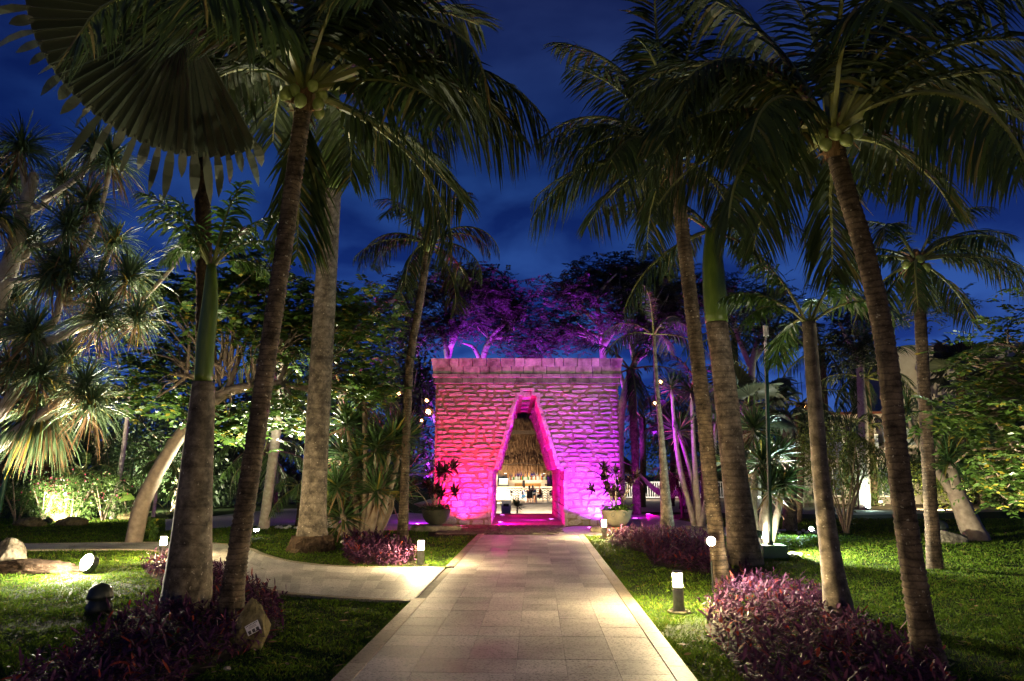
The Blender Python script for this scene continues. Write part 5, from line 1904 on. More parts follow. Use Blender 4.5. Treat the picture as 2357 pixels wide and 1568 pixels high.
gpt = lambda x, y, z=0.0: Vector((x, GY + y, z))
uplight('red pink uplight at foot of gate behind dark pot', gpt(XL + .95, -.50, .03), gpt(XL + 1.2, .15, 2.6), (1.0, .006, .10), 520, angle=125)
uplight('pink uplight at foot of gate right next to the archway\'s left jamb', gpt(OP[0].x - .75, -1.25, .03), gpt(XL + .9, .1, 3.3), (1.0, .002, .20), 1350, angle=120)
uplight('violet uplight at foot of gate behind the right pot', gpt(XR - .62, -.42, .03), gpt(XR - 1.0, .15, 2.6), (.36, .030, 1.0), 1300, angle=125)
uplight('violet uplight at foot of gate beside archway\'s right jamb', gpt(OP[-1].x + .65, -1.25, .03), gpt(XR - .8, .1, 3.3), (.58, .004, 1.0), 1250, angle=120)
uplight('violet uplight in floor left of the gate', G(961, 1209) + Vector((0, 0, .03)), AT(960, 1000, GY + 3), (.50, .02, 1.0), 600, angle=140)
uplight('magenta uplight in cobbles just right of the slab with dark pot', G(1058, 1218) + Vector((0, 0, .03)), gpt(OP[0].x, .2, 2.2), (1.0, .01, .45), 60, angle=120)
uplight('magenta uplight inside passage near its front', gpt(OP[0].x + .30, .9, .05), gpt(OP[-1].x - .2, -.9, 1.6), (1.0, .0, .34), 330, angle=165)
uplight('violet uplight inside passage along its right wall', gpt(OP[-1].x - .30, 2.4, .05), gpt(OP[0].x, 2.6, 2.4), (.72, .0, .80), 320, angle=150)
uplight('magenta uplight deep inside the passage', gpt(OP[0].x + .3, 4.9, .05), gpt(OP[-1].x, 5.2, 2.4), (1.0, .0, .24), 240, angle=150)
uplight('violet uplight in lawn behind the gate under left tree', Vector((AT(1030, 1000, 34.5).x, 33.2, .05)), AT(1040, 740, 37), (.42, .03, 1.0), 5200, angle=80)
uplight('violet uplight behind the gate under middle tree', Vector((-3.9, 37.0, -1.28)), AT(1150, 740, 39), (.42, .03, 1.0), 5200, angle=80)
uplight('violet uplight in lawn behind the gate under right tree', Vector((AT(1372, 1000, 34).x, 34.0, .05)), AT(1400, 700, 36), (.45, .03, 1.0), 6000, angle=85)
uplight('magenta uplight on side path right of the gate', G(1462, 1196) + Vector((0, 0, .03)), G(1480, 1190) + Vector((.2, .4, 2.5)), (.75, .0, 1.0), 200, angle=150)
uplight('magenta uplight behind palm beside the gate', G(1492, 1186) + Vector((0, 0, .03)), G(1600, 1190) + Vector((0, 0, 1.0)), (1.0, .0, .5), 120, angle=165)
uplight('violet uplight behind the yucca thicket on gravel', G(770, 1205) + Vector((0, 0, .03)), G(740, 1190) + Vector((0, 0, 2.5)), (.6, .02, 1.0), 160, angle=160)

# ------------------------------------------------------------------ pots on stone slabs
def leafy_pot(label, cpx, slab_label, pot_mat, r, slabw, rnd):
    b = G(*cpx)
    slab = tag(MB().lathe([(.001, .0), (slabw * .98, .0), (slabw * 1.05, .08), (slabw, .15), (slabw * .95, .165), (.001, .17)], 11).build('stone_slab', 'rough_rock', None), slab_label, 'stone slab')
    slab.location = (b.x, b.y, 0)
    slab.scale = (1.0, .62, 1.0)
    root = thing('potted_plant', label, 'potted plant', (b.x, b.y, .168), 0, 'pots beside the gate')
    m = MB().lathe([(.001, 0), (r * .35, 0), (r * .70, r * .22), (r * .92, r * .55), (r, r * .95), (r * 1.04, r * 1.0), (r * 1.04, r * 1.06), (r * .95, r * 1.06), (r * .93, r * .95), (.001, r * .93)], 28)
    pot = m.build('pot', pot_mat, root, True)
    m = MB()
    for sg in (-1, 1):
        th = np.linspace(0, 2 * math.pi, 10)
        m.tube([(sg * r * .35 + .05 * math.cos(t), -r * .93, r * .78 + .05 * math.sin(t)) for t in th], .008, 5)
    m.build('ring_handle', 'black_plastic', pot)
    m = MB()
    n = 260
    a = RNG.uniform(0, 6.28, n)
    rr = np.sqrt(RNG.uniform(0, 1, n)) * r * .9
    bb = np.stack([np.cos(a) * rr, np.sin(a) * rr, np.full(n, r * .95) + RNG.uniform(0, .15, n)], 1)
    d = np.stack([np.cos(a) * .8, np.sin(a) * .8, RNG.uniform(.1, 1.1, n)], 1)
    m.add(*blades(bb, d, RNG.uniform(.14, .26, n), .07, .5, 3, 'leaf'))
    kind(m.build('under_foliage', 'leaf_broad' if rnd == 2 else 'leaf_shrub', root), 'stuff')
    me = rosette_mesh(('cordy', 0), 34, .36, .060, 'leaf_cordyline', -.3, 1, .45, 4, .25, .2, 'lance')
    for k in range(11):
        q = Vector((random.gauss(0, r * .5), random.gauss(0, r * .35), r + random.uniform(.25, 1.25)))
        if k < 2:
            q = Vector(((-1) ** k * random.uniform(.5, .8), random.uniform(-.3, .1), r + random.uniform(.3, 1.0)))
        m = MB().tube(spline([Vector((q.x * .2, q.y * .2, r * .9)), Vector((q.x * .5, q.y * .5, q.z * .65)), q], 7), [.018] * 7, 5)
        st = m.build('stem', 'bark_smooth', root, True)
        o = link('leaf_head', me, st)
        o.location = q
        o.scale = (random.uniform(.85, 1.2),) * 3
        o.rotation_euler = (random.uniform(-.3, .3), random.uniform(-.3, .3), random.uniform(0, 6))
    return root


leafy_pot('dark bowl pot with tall cordyline before the gate\'s pink wall', (1003, 1222), 'rough stone slab under the dark bowl pot', 'pot_clay', .42, .72, 1)
leafy_pot('greyish bowl pot with cordyline and broad green leaves before violet wall', (1420, 1226), 'rough stone slab under the greyish bowl pot', 'pot_stone', .44, .76, 2)

# ------------------------------------------------------------------ rocks, rock sign
def rock(label, loc, size, mat='rough_rock', name='boulder', peak=.0, seed=0, parent=None, kindc='rock', sub=4):
    rs = np.random.default_rng(seed)
    import bmesh
    bm = bmesh.new()
    bmesh.ops.create_icosphere(bm, subdivisions=sub, radius=1)
    fd = rs.normal(0, 1, (9, 3))
    fd /= np.linalg.norm(fd, axis=1, keepdims=True)
    fo = rs.uniform(.62, .95, 9)
    for v in bm.verts:
        p = np.array(v.co)
        for k in range(9):
            t = p @ fd[k] - fo[k]
            if t > 0:
                p = p - fd[k] * t * .85
        q3 = Vector(tuple(p))
        p = p * (1 + .16 * mnoise.noise(q3 * 2.2 + Vector((seed, 0, 0))) + .08 * mnoise.noise(q3 * 6 + Vector((seed, 3, 0))) + rs.normal(0, .010))
        if peak:
            zf = max(0, p[2])
            p[0] *= 1 - peak * zf
            p[1] *= 1 - peak * zf
        v.co = p * np.array(size)
    me = bpy.data.meshes.new(name)
    bm.to_mesh(me)
    bm.free()
    me.materials.append(MATS[mat])
    o = link(name, me, None, loc)
    tag(o, label, kindc)
    return o


b = G(577, 1492)
# upright stone with a small plate of rules on its face
rs_root = rock('pointed mossy stone with small printed plate at foot of leaning coconut palm', (b.x, b.y, .20), (.155, .13, .27), 'mossy_rock', 'sign_rock', .62, 4)
plate = thing('plate_holder', '', '') if False else None
c = AT(583, 1446, b.y - .125)
m = MB()
ux, uz = Vector((.86, -.06, .52)).normalized(), None
nrm = Vector((.12, -1, .28)).normalized()
ux = (ux - nrm * ux.dot(nrm)).normalized()
uz = nrm.cross(ux)
if uz.z < 0:
    uz = -uz
c0 = c - rs_root.location + nrm * .012


def plate_quad(m, x0, x1, y0, y1, lift, mat):
    V = [c0 + ux * x + uz * y + nrm * lift for x, y in ((x0, y0), (x1, y0), (x1, y1), (x0, y1))]
    B_ = [v - nrm * .004 for v in V]
    m.add([tuple(v) for v in V + B_], [[0, 1, 2, 3], [0, 4, 5, 1], [1, 5, 6, 2], [2, 6, 7, 3], [3, 7, 4, 0]], mat)


pl = MB()
plate_quad(pl, -.062, .062, -.045, .048, 0, 0)
plo = pl.build('sign_plate', 'sign_white', rs_root)
pr = MB()
for k in range(3):                                    # three picture squares
    plate_quad(pr, -.052 + k * .037, -.026 + k * .037, -.040, -.008, .002, 0)
for k in range(8):                                    # heading of eight bold characters, as on the plate
    plate_quad(pr, -.054 + k * .0136, -.046 + k * .0136, .032, .042, .002, 0)
for k in range(3):
    plate_quad(pr, -.035, .035, .022 - k * .008, .0245 - k * .008, .002, 0)
pr.build('sign_print', 'sign_ink', plo)
b = G(12, 1312)
rock('pale flat faced boulder at left edge of lawn', (b.x, b.y, .18), (.30, .26, .34), 'rough_rock', 'boulder', .1, 5)
b = G(75, 1318)
log = tag(MB().build('root_stump', 'bark_fibre') if False else rock('weathered root stump beside the floodlight', (b.x, b.y, .06), (.85, .30, .16), 'bark_fibre', 'root_stump', .2, 6), 'weathered root stump beside the floodlight', 'stump')
b = G(2180, 1250)
rock('low brown boulder at foot of the crooked ponytail tree', (b.x, b.y, .10), (.45, .3, .22), 'rough_rock', 'boulder', .2, 8)
b = G(1600, 1232)
rock('flat pale kerb boulder between slim grey palm and banded palm', (b.x, b.y, .05), (.75, .3, .20), 'rough_rock', 'boulder', .1, 9)
b = G(522, 1545)
rock('small tan pebble on the front lawn', (b.x, b.y, .02), (.035, .025, .02), 'limestone', 'pebble', 0, 10, sub=2)
for i, (u, v, lb) in enumerate(((70, 1212, 'low rock edging left of the bed light'), (165, 1210, 'low rock edging right of the red bromeliad'), (300, 1196, 'low rock edging beside the leaning trunk'))):
    b = G(u, v)
    rock(lb, (b.x, b.y, .08), (.55, .3, .2), 'mossy_rock', 'edging_rock', .1, 20 + i)


def pebbles(label, px, n, r):
    b = G(*px)
    root = thing('pebble_ring', label, 'pebbles', (b.x, b.y, 0))
    me = None
    for k in range(n):
        a = random.uniform(0, 6.28)
        q = (math.cos(a) * r * random.uniform(.8, 1.2), math.sin(a) * r * .5 * random.uniform(.8, 1.2), .03)
        if me is None:
            m = MB().lathe([(.001, -.04), (.05, -.02), (.06, .01), (.035, .035), (.001, .04)], 6)
            o = m.build('pebble', 'pebble', root, True, loc=q)
            me = o.data
        else:
            o = link('pebble', me, root, q)
        o.scale = (random.uniform(.6, 1.4), random.uniform(.6, 1.4), random.uniform(.6, 1.2))
        o.rotation_euler = (0, 0, random.uniform(0, 6))


pebbles('ring of white pebbles around foot of the yucca thicket', (830, 1246), 46, 1.0)
pebbles('white pebbles at the foot of green pole planter', (1775, 1280), 24, .5)
pebbles('white pebbles around foot of bare grey palm on back lawn', (1815, 1226), 40, .9)
pebbles('white pebbles around the short pygmy palm', (686, 1216), 30, .6)

# garden speakers (mushroom shaped)
def speaker(label, px, s_=1.0):
    b = G(*px)
    root = thing('garden_speaker', label, 'speaker', (b.x, b.y, 0), 0, 'mushroom garden speakers')
    MB().lathe([(.001, 0), (.17, 0), (.165, .10), (.14, .15), (.135, .19), (.001, .2)], 18).build('base', 'black_plastic', root, True)
    MB().lathe([(.135, .19), (.165, .20), (.165, .24), (.14, .33), (.08, .38), (.001, .40)], 18).build('cap', 'black_plastic', root, True)
    root.scale = (s_,) * 3


speaker('dark mushroom shaped speaker on lawn in front of floodlight', (226, 1412), .85)
speaker('dark mushroom shaped speaker on lawn behind the dim coconut palm', (2168, 1238), 1.1)
speaker('dark mushroom shaped speaker on far lawn behind young palm', (1912, 1192), 1.2)

# ------------------------------------------------------------------ poles
def pole(label, bpx, tpx, r, mat='green_paint', base=None, name='green_pole'):
    b = G(*bpx)
    t = AT(tpx[0], tpx[1], b.y)
    root = thing(name, label, 'pole', (b.x, b.y, 0))
    MB().tube([(0, 0, -.02), tuple(t - root.location)], r, 10).build('post', mat, root, True)
    if base:
        m = MB()
        m.box((0, 0, base[1] / 2), (base[0], base[0], base[1]), 0, .92)
        m.build('planter_base', mat, root)
        m = MB().lathe([(r * 2.2, base[1]), (r * 1.8, base[1] + .05), (r * 1.05, base[1] + .09)], 10)
        m.build('collar', 'black_plastic', root, True)
    return root, b, t


wp, wb, wt = pole('dark pole with green planter base and white antenna boxes at top', (1776, 1283), (1764, 808), .032, 'green_paint', (.50, .24), 'antenna_pole')
tl = wt - wp.location
MB().box((tl.x, tl.y - .05, tl.z + .42), (.10, .05, .22)).build('antenna_box', 'pale_plastic', wp)
MB().box((tl.x - .03, tl.y - .05, tl.z + .06), (.05, .05, .22)).build('antenna_box', 'pale_plastic', wp)
m = MB()
for dxx in (-.012, .012):
    m.tube([(tl.x + dxx, tl.y - .05, tl.z + .32), (tl.x + dxx - .015, tl.y - .055, tl.z + .22), (tl.x - .03 + dxx, tl.y - .05, tl.z + .16)], .006, 5)
m.tube([(tl.x, tl.y - .05, tl.z - .04), (tl.x + .05, tl.y - .05, tl.z - .1), (tl.x + .02, tl.y - .04, tl.z - .2)], .006, 5)
m.build('cable', 'pale_plastic', wp)
m = MB().tube([(0, 0, 0), (tl.x * .99, 0, tl.z)], .012, 6)
o = m.build('pipe', 'steel', wp, loc=(-.04, -.035, .2))
pole('thick dark green pole at left edge below the strap leaves', (-18, 1245), (32, 1010), .055)
pole('thin dark green pole rising in front of lit shrub', (297, 1182), (322, 900), .05)

# ------------------------------------------------------------------ hanging lanterns
def lantern(label, u, v, Yd, r, hang=1.2):
    c_ = AT(u, v, Yd)
    root = thing('wicker_lantern', label, 'lantern', c_, 0, 'round lanterns hung in the trees')
    MB().lathe([(.001, -r * .55), (r * .4, -r * .4), (r * .5, 0), (r * .4, r * .4), (.001, r * .55)], 10).build('bulb', 'glow_lantern', root, True)
    m = MB()
    for k in range(9):
        a = k * math.pi / 9
        nrm_ = Vector((math.cos(a * 2.3), math.sin(a * 1.7), math.sin(a * 3.1) * .8)).normalized()
        t1 = nrm_.orthogonal().normalized()
        t2 = nrm_.cross(t1)
        m.tube([tuple((t1 * math.cos(q) + t2 * math.sin(q)) * r) for q in np.linspace(0, 6.2832, 13)], r * .09, 4)
    m.build('wicker_ball', 'bark_fibre', root)
    MB().tube([(0, 0, r), (0, .02, hang)], .012, 4).build('cord', 'black_plastic', root)


for i, (u, v, yd, r_, lb) in enumerate((
    (986, 948, 25.5, .19, 'round lantern hanging close to the gate\'s left edge'), (982, 922, 27, .12, 'small lantern above the round one near gate\'s left edge'), (918, 905, 27, .14, 'lantern peeking behind the slender coconut palm'),
    (970, 968, 27, .10, 'small dim lantern lowest at gate\'s left edge'),
    (1520, 880, 25, .13, 'lantern above slim grey palm right of the gate'), (1507, 929, 25, .12, 'lantern in front of slim grey palm top'),
    (1849, 935, 24, .15, 'lantern topmost of the group left of the hotel'), (1866, 946, 24, .16, 'lantern touching the young palm stem'), (1842, 960, 24, .13, 'lantern lowest of the group left of the hotel'),
    (1783, 987, 24, .10, 'small flat lantern above the white lit yucca'), (1812, 936, 25, .06, 'tiny lantern spark left of the lantern group'))):
    lantern(lb, u, v, yd, r_)

# ------------------------------------------------------------------ beach bar seen through the passage
BZ = -0.53
TY = 52.0
terr = kind(MB().box((1.2, (TY + 72) / 2, BZ - .5), (26, 72 - TY, 1.0)).build('terrace_ground', 'terrace_stone'), 'structure')
wallo = tag(MB().box((0.0, TY - .16, BZ - .40), (6.6, .3, .86)).build('terrace_retaining_wall', 'travertine'), 'pale low terrace wall lit from below behind the gate', 'wall')
tag(MB().box((3.75, TY - .3, BZ - .38), (.9, .58, .9)).build('wall_pier', 'cream_paint'), 'cream end pier of the low terrace wall', 'wall pier')
ls = thing('light_strip', 'glowing light strip along foot of the low terrace wall', 'light strip', (0, TY - .55, -1.36))
MB().box((0, 0, .02), (6.4, .05, .03)).build('tube', 'glow_led', ls)
MB().box((0, -.09, .05), (6.4, .04, .11)).build('shield', 'steel', ls)

CYB = 61.0
bar = thing('thatched_bar', 'open thatched bar with black and white zigzag counter seen through the archway', 'bar', (1.6, CYB, BZ))
MB().box((0, .35, .5), (11, .7, 1.0)).build('counter', 'zigzag_white', bar)
ct = MB().box((0, .32, 1.055), (11.2, .85, .11)).build('counter_top', 'cream_paint', bar)
for k in range(5):
    m = MB()
    z0 = .10 + k * .20
    st = .30
    nz = 37
    V, Fq = [], []
    for i in range(nz * 2 + 1):
        x = -5.5 + i * st / 2
        if x > 5.5:
            break
        dz = .11 if i % 2 else 0
        V += [(x, -.004, z0 + dz - .045), (x, -.004, z0 + dz + .035)]
    q = len(V) // 2
    Fq = [[2 * i, 2 * i + 2, 2 * i + 3, 2 * i + 1] for i in range(q - 1)]
    V2 = V + [(x, .02, z) for x, _, z in V]
    off = len(V)
    Fq += [[2 * i + 1, 2 * i + 3, off + 2 * i + 3, off + 2 * i + 1] for i in range(q - 1)] + [[2 * i + 2, 2 * i, off + 2 * i, off + 2 * i + 2] for i in range(q - 1)]
    m.add(V2, Fq)
    m.build('zigzag_band', 'zigzag_black', bar)
# back shelf with wooden frames
bs = MB().box((-.15, 3.2, .95), (3.5, .5, 1.4)).build('back_shelf', 'cream_paint', bar)
MB().box((-.15, 2.93, 1.18), (2.4, .04, .36)).build('shelf_niche', 'bar_wood', bar)
for x in (-1.95, -1.45, -.35, -.05, 1.0, 1.5):
    MB().box((x, 3.5, 2.2), (.17, .17, 1.6), 0, .9).build('wood_post', 'bar_wood', bar)
for x0, x1 in ((-1.3, -.4), (0, .9)):
    MB().box(((x0 + x1) / 2, 3.45, 2.62), (x1 - x0, .12, .12)).build('wood_beam', 'bar_wood', bar)
MB().box((3.1, 5.5, 1.6), (5.0, .1, 2.6)).build('dark_window', 'night_glass', bar)
MB().box((-3.6, 5.5, 1.6), (4.4, .1, 2.6)).build('blue_panel', 'bar_blue', bar)
for x in (-3.1, 2.95, -7.5, 7.5):
    MB().box((x, .9, 1.3), (.42, .42, 2.6)).build('column', 'cream_paint', bar)
# thatched roof: eaves, two tiers, ridge cap
RZ = AT(1215, 822, 64).z - BZ
m = MB()
NS = 44


def ell(rx, ry, z, jit=0.0):
    th = np.linspace(0, 2 * math.pi, NS, endpoint=False)
    return np.stack([rx * np.cos(th), ry * np.sin(th), z + RNG.normal(0, jit, NS)], 1)


rings = [ell(9.6, 6.5, 2.42, .06), ell(9.7, 6.6, 2.8, .05), ell(8.4, 5.6, 4.0, .06), ell(6.6, 4.3, 6.0, .06), ell(4.6, 3.0, 8.2, .05), ell(2.6, 1.6, RZ - 1.4, .05), ell(1.5, .8, RZ - .3, .04), ell(1.2, .5, RZ, .03)]
V = np.concatenate(rings) + [0, 3.4, 0]
Q = [[r * NS + i, r * NS + (i + 1) % NS, (r + 1) * NS + (i + 1) % NS, (r + 1) * NS + i] for r in range(len(rings) - 1) for i in range(NS)]
m.add(V, Q)
roof = m.build('roof', 'thatch', bar)
m = MB()
n = 9000
t = RNG.uniform(0, 1, n) ** 1.2
th = RNG.uniform(math.pi, 2 * math.pi, n)
rr = np.interp(t, [0, .02, .2, .45, .75, 1], [9.75, 9.8, 8.5, 6.7, 4.7, 2.7])
ry = np.interp(t, [0, .02, .2, .45, .75, 1], [6.65, 6.7, 5.7, 4.4, 3.1, 1.7])
zz = np.interp(t, [0, .02, .2, .45, .75, 1], [2.6, 2.9, 4.05, 6.05, 8.25, RZ - 1.3])
b_ = np.stack([rr * np.cos(th), ry * np.sin(th) + 3.4, zz], 1)
d_ = np.stack([np.cos(th) * .45, np.sin(th) * .35, np.full(n, -1.0)], 1) + RNG.normal(0, .10, (n, 3))
m.add(*blades(b_, d_, RNG.uniform(.35, .8, n), .055, .1, 2, 'strap', rand_dirs(n)))
n = 3200
th = RNG.uniform(math.pi, 2 * math.pi, n)
b_ = np.stack([9.6 * np.cos(th), 6.5 * np.sin(th) + 3.4, RNG.uniform(2.42, 2.75, n)], 1)
m.add(*blades(b_, np.stack([np.cos(th) * .1, np.sin(th) * .1, np.full(n, -1.0)], 1) + RNG.normal(0, .08, (n, 3)), RNG.uniform(.2, .55, n), .05, .1, 2, 'strap', rand_dirs(n)))
kind(m.build('thatch_straw', 'thatch_straw', bar), 'stuff')
MB().box((-1.0, -2.2, 5.7), (4.4, .5, .30), 0, 1, .05).build('roof_ledge', 'dark_wood', bar)
m = MB()
for k in range(40):
    x = -4 + k * .2
    m.tube([(x, -3.6 + .05 * abs(x) ** 1.2, 3.02 + .08 * math.sin(k * .5)), (x + .2, -3.6 + .05 * abs(x + .2) ** 1.2, 3.02 + .08 * math.sin((k + 1) * .5))], .03, 4)
m.build('rope', 'dark_wood', bar)
for i, (x, y_, z_, p_) in enumerate(((-2.2, -.9, 2.25, 600), (1.2, -.9, 2.25, 700), (4.4, -.9, 2.25, 500), (0.0, 2.0, 2.6, 420))):
    lp = thing('bar_lamp', ('leftmost lamp under the bar thatch', 'middle lamp under the bar thatch', 'rightmost lamp under the bar thatch', 'lamp over the bar\'s bottle shelf')[i], 'lamp', Vector((1.6 + x, CYB + y_, BZ + z_)), 0, 'lamps under the bar roof')
    MB().lathe([(.001, .06), (.12, .05), (.14, 0), (.13, 0), (.001, .03)], 12).build('shade', 'steel', lp, True)
    MB().lathe([(.001, -.03), (.09, -.02), (.10, .01), (.001, .012)], 12).build('bulb', 'glow_strip', lp, True)
    lamp('bar_light', 'POINT', lp.location + Vector((0, 0, -.14)), (1.0, .80, .55), p_ * .17, lp, size=.12)

ground_spot('added terrace spotlight to brighten the bar thatch', Vector((-1.2, TY + .9, BZ + .1)), Vector((1.2, CYB - 1, BZ + 5.5)), (1, .80, .55), 2000, 'glow_strip', 120, .08, floor=BZ)  # uplight added so the roof straw catches warm light
# bottles on the shelf
bot = {}
ORD = 'first second third fourth fifth sixth seventh eighth ninth tenth eleventh twelfth thirteenth fourteenth fifteenth sixteenth seventeenth eighteenth nineteenth twentieth twenty-first twenty-second twenty-third twenty-fourth twenty-fifth twenty-sixth'.split()
bp = [(.001, 0), (.045, 0), (.047, .19), (.018, .25), (.016, .33), (.001, .332)]
for i in range(26):
    mt = random.choice(['bottle_clear', 'bottle_clear', 'bottle_clear', 'bottle_green', 'bottle_amber'])
    x = 1.6 - 1.85 + i * .136 + random.uniform(-.02, .02)
    p = (x, CYB + 3.15 + random.uniform(-.1, .05), BZ + 1.655)
    root = thing('bottle', f'{dict(bottle_clear="clear", bottle_green="green", bottle_amber="amber")[mt]} liquor bottle on the bar\'s back shelf, {ORD[i]} from left', 'bottle', p, 0, 'bottles on the bar shelf')
    if mt not in bot:
        bot[mt] = (MB().lathe(bp, 10).build('body', mt, root, True).data, MB().lathe([(.02, .31), (.02, .36), (.001, .362)], 8).build('cap', 'cap_red' if mt != 'bottle_green' else 'white_paint', root).data)
    else:
        link('body', bot[mt][0], root)
        link('cap', bot[mt][1], root)
    root.scale = (1.15, 1.15, random.uniform(1.0, 1.3))
# espresso machine and stool items on the counter
em = thing('coffee_machine', 'chrome coffee machine on the bar counter', 'coffee machine', (-.75, CYB + .4, BZ + 1.12))
MB().box((0, 0, .34), (.82, .5, .5), 0, .92).build('body', 'steel', em)
MB().box((0, -.24, .10), (.78, .3, .12)).build('drip_tray', 'black_plastic', em)
MB().box((0, 0, .64), (.8, .48, .07)).build('cup_rail', 'white_paint', em)
jg = thing('blender_jug', 'small dark jug on counter left of coffee machine', 'jug', (-1.5, CYB + .3, BZ + 1.12))
MB().lathe([(.001, 0), (.09, 0), (.07, .16), (.1, .2), (.11, .42), (.001, .44)], 12).build('body', 'black_plastic', jg, True)
mn = thing('menu_stand', 'dark upright menu stand on the bar counter', 'menu', (1.02, CYB + .1, BZ + 1.12))
MB().box((0, 0, .28), (.24, .04, .5)).build('panel', 'zigzag_black', mn)
MB().box((0, 0, .015), (.26, .16, .03)).build('foot', 'zigzag_black', mn)
tp = thing('beer_tap', 'white beer tap on right end of bar counter', 'beer tap', (4.85, CYB + .25, BZ + 1.12))
MB().lathe([(.001, 0), (.1, 0), (.06, .05), (.05, .3), (.08, .34), (.001, .36)], 12).build('column', 'white_paint', tp, True)
MB().box((.08, -.1, .3), (.04, .2, .04)).build('spout', 'steel', tp)

# tables and chairs
def chair(label, loc, rz, proto=[None]):
    root = thing('cafe_chair', label, 'chair', loc, rz, 'white legged chairs at the bar')
    if proto[0] is None:
        pp = []
        pp.append(MB().box((0, 0, .45), (.44, .42, .035)).build('seat', 'chair_fabric', root))
        pp.append(MB().box((0, .21, .70), (.44, .03, .36)).build('backrest', 'chair_fabric', root))
        for sx in (-1, 1):
            m = MB()
            m.tube([(sx * .24, -.24, 0), (sx * .23, -.2, .62), (sx * .23, -.14, .66), (sx * .23, .18, .66)], .018, 6)
            pp.append(m.build('leg', 'white_paint', root))
            m = MB()
            m.tube([(sx * .25, .28, 0), (sx * .23, .2, .5), (sx * .23, .22, .86)], .018, 6)
            pp.append(m.build('leg', 'white_paint', root))
        proto[0] = pp
    else:
        for p in proto[0]:
            o = p.copy()
            C.objects.link(o)
            o.parent = root
    return root


def table(label, loc):
    root = thing('cafe_table', label, 'table', loc, 0, 'white tables at the bar')
    MB().box((0, 0, .735), (.75, .75, .03)).build('tabletop', 'white_paint', root)
    for sx in (-1, 1):
        for sy in (-1, 1):
            MB().tube([(sx * .33, sy * .33, 0), (sx * .33, sy * .33, .72)], .025, 6).build('leg', 'white_paint', root)


def bx(u, v, Yd):
    """place seen in the bar close-up (1960 px wide crop) at depth Yd on the terrace"""
    p = AT((2050 + u / 7.84) / 1.7378, (1880 + v / 7.84) / 1.7378, Yd)
    return Vector((p.x, Yd, BZ))


TB = 54.6
table('white cafe table the four guests sit around', bx(620, 1000, TB))
table('empty white cafe table right of the guests', bx(1230, 1000, TB + .6))
chair('chair of the guest in slate top, facing right', bx(330, 1000, TB + .1), R(100))
chair('chair with dark backrest under the guest in black', bx(530, 1000, TB - .75), R(180 + 6))
chair('chair of the guest in orange shirt, facing left', bx(850, 1000, TB + .1), R(-96))
chair('chair of the grey haired guest behind the table', bx(640, 1000, TB + .85), R(0))
chair('empty chair in front of the empty cafe table', bx(1370, 1000, TB - .2), R(180))
chair('empty chair behind the empty cafe table', bx(1250, 1000, TB + 1.5), R(0))
chair('empty chair far left at the bar', bx(30, 1000, TB + 1.2), R(60))

# ------------------------------------------------------------------ people
def skin_obj(name, verts, edges, radii, mat, parent, root_i=0, sub=1):
    me = bpy.data.meshes.new(name)
    me.from_pydata(verts, edges, [])
    o = link(name, me, parent)
    me.materials.append(MATS[mat])
    md = o.modifiers.new('skin', 'SKIN')
    md.use_smooth_shade = True
    for i, r_ in enumerate(radii):
        me.skin_vertices[0].data[i].radius = r_ if isinstance(r_, tuple) else (r_, r_)
    me.skin_vertices[0].data[root_i].use_root = True
    sb = o.modifiers.new('subdivision', 'SUBSURF')
    sb.levels = sub
    sb.render_levels = sub
    return o


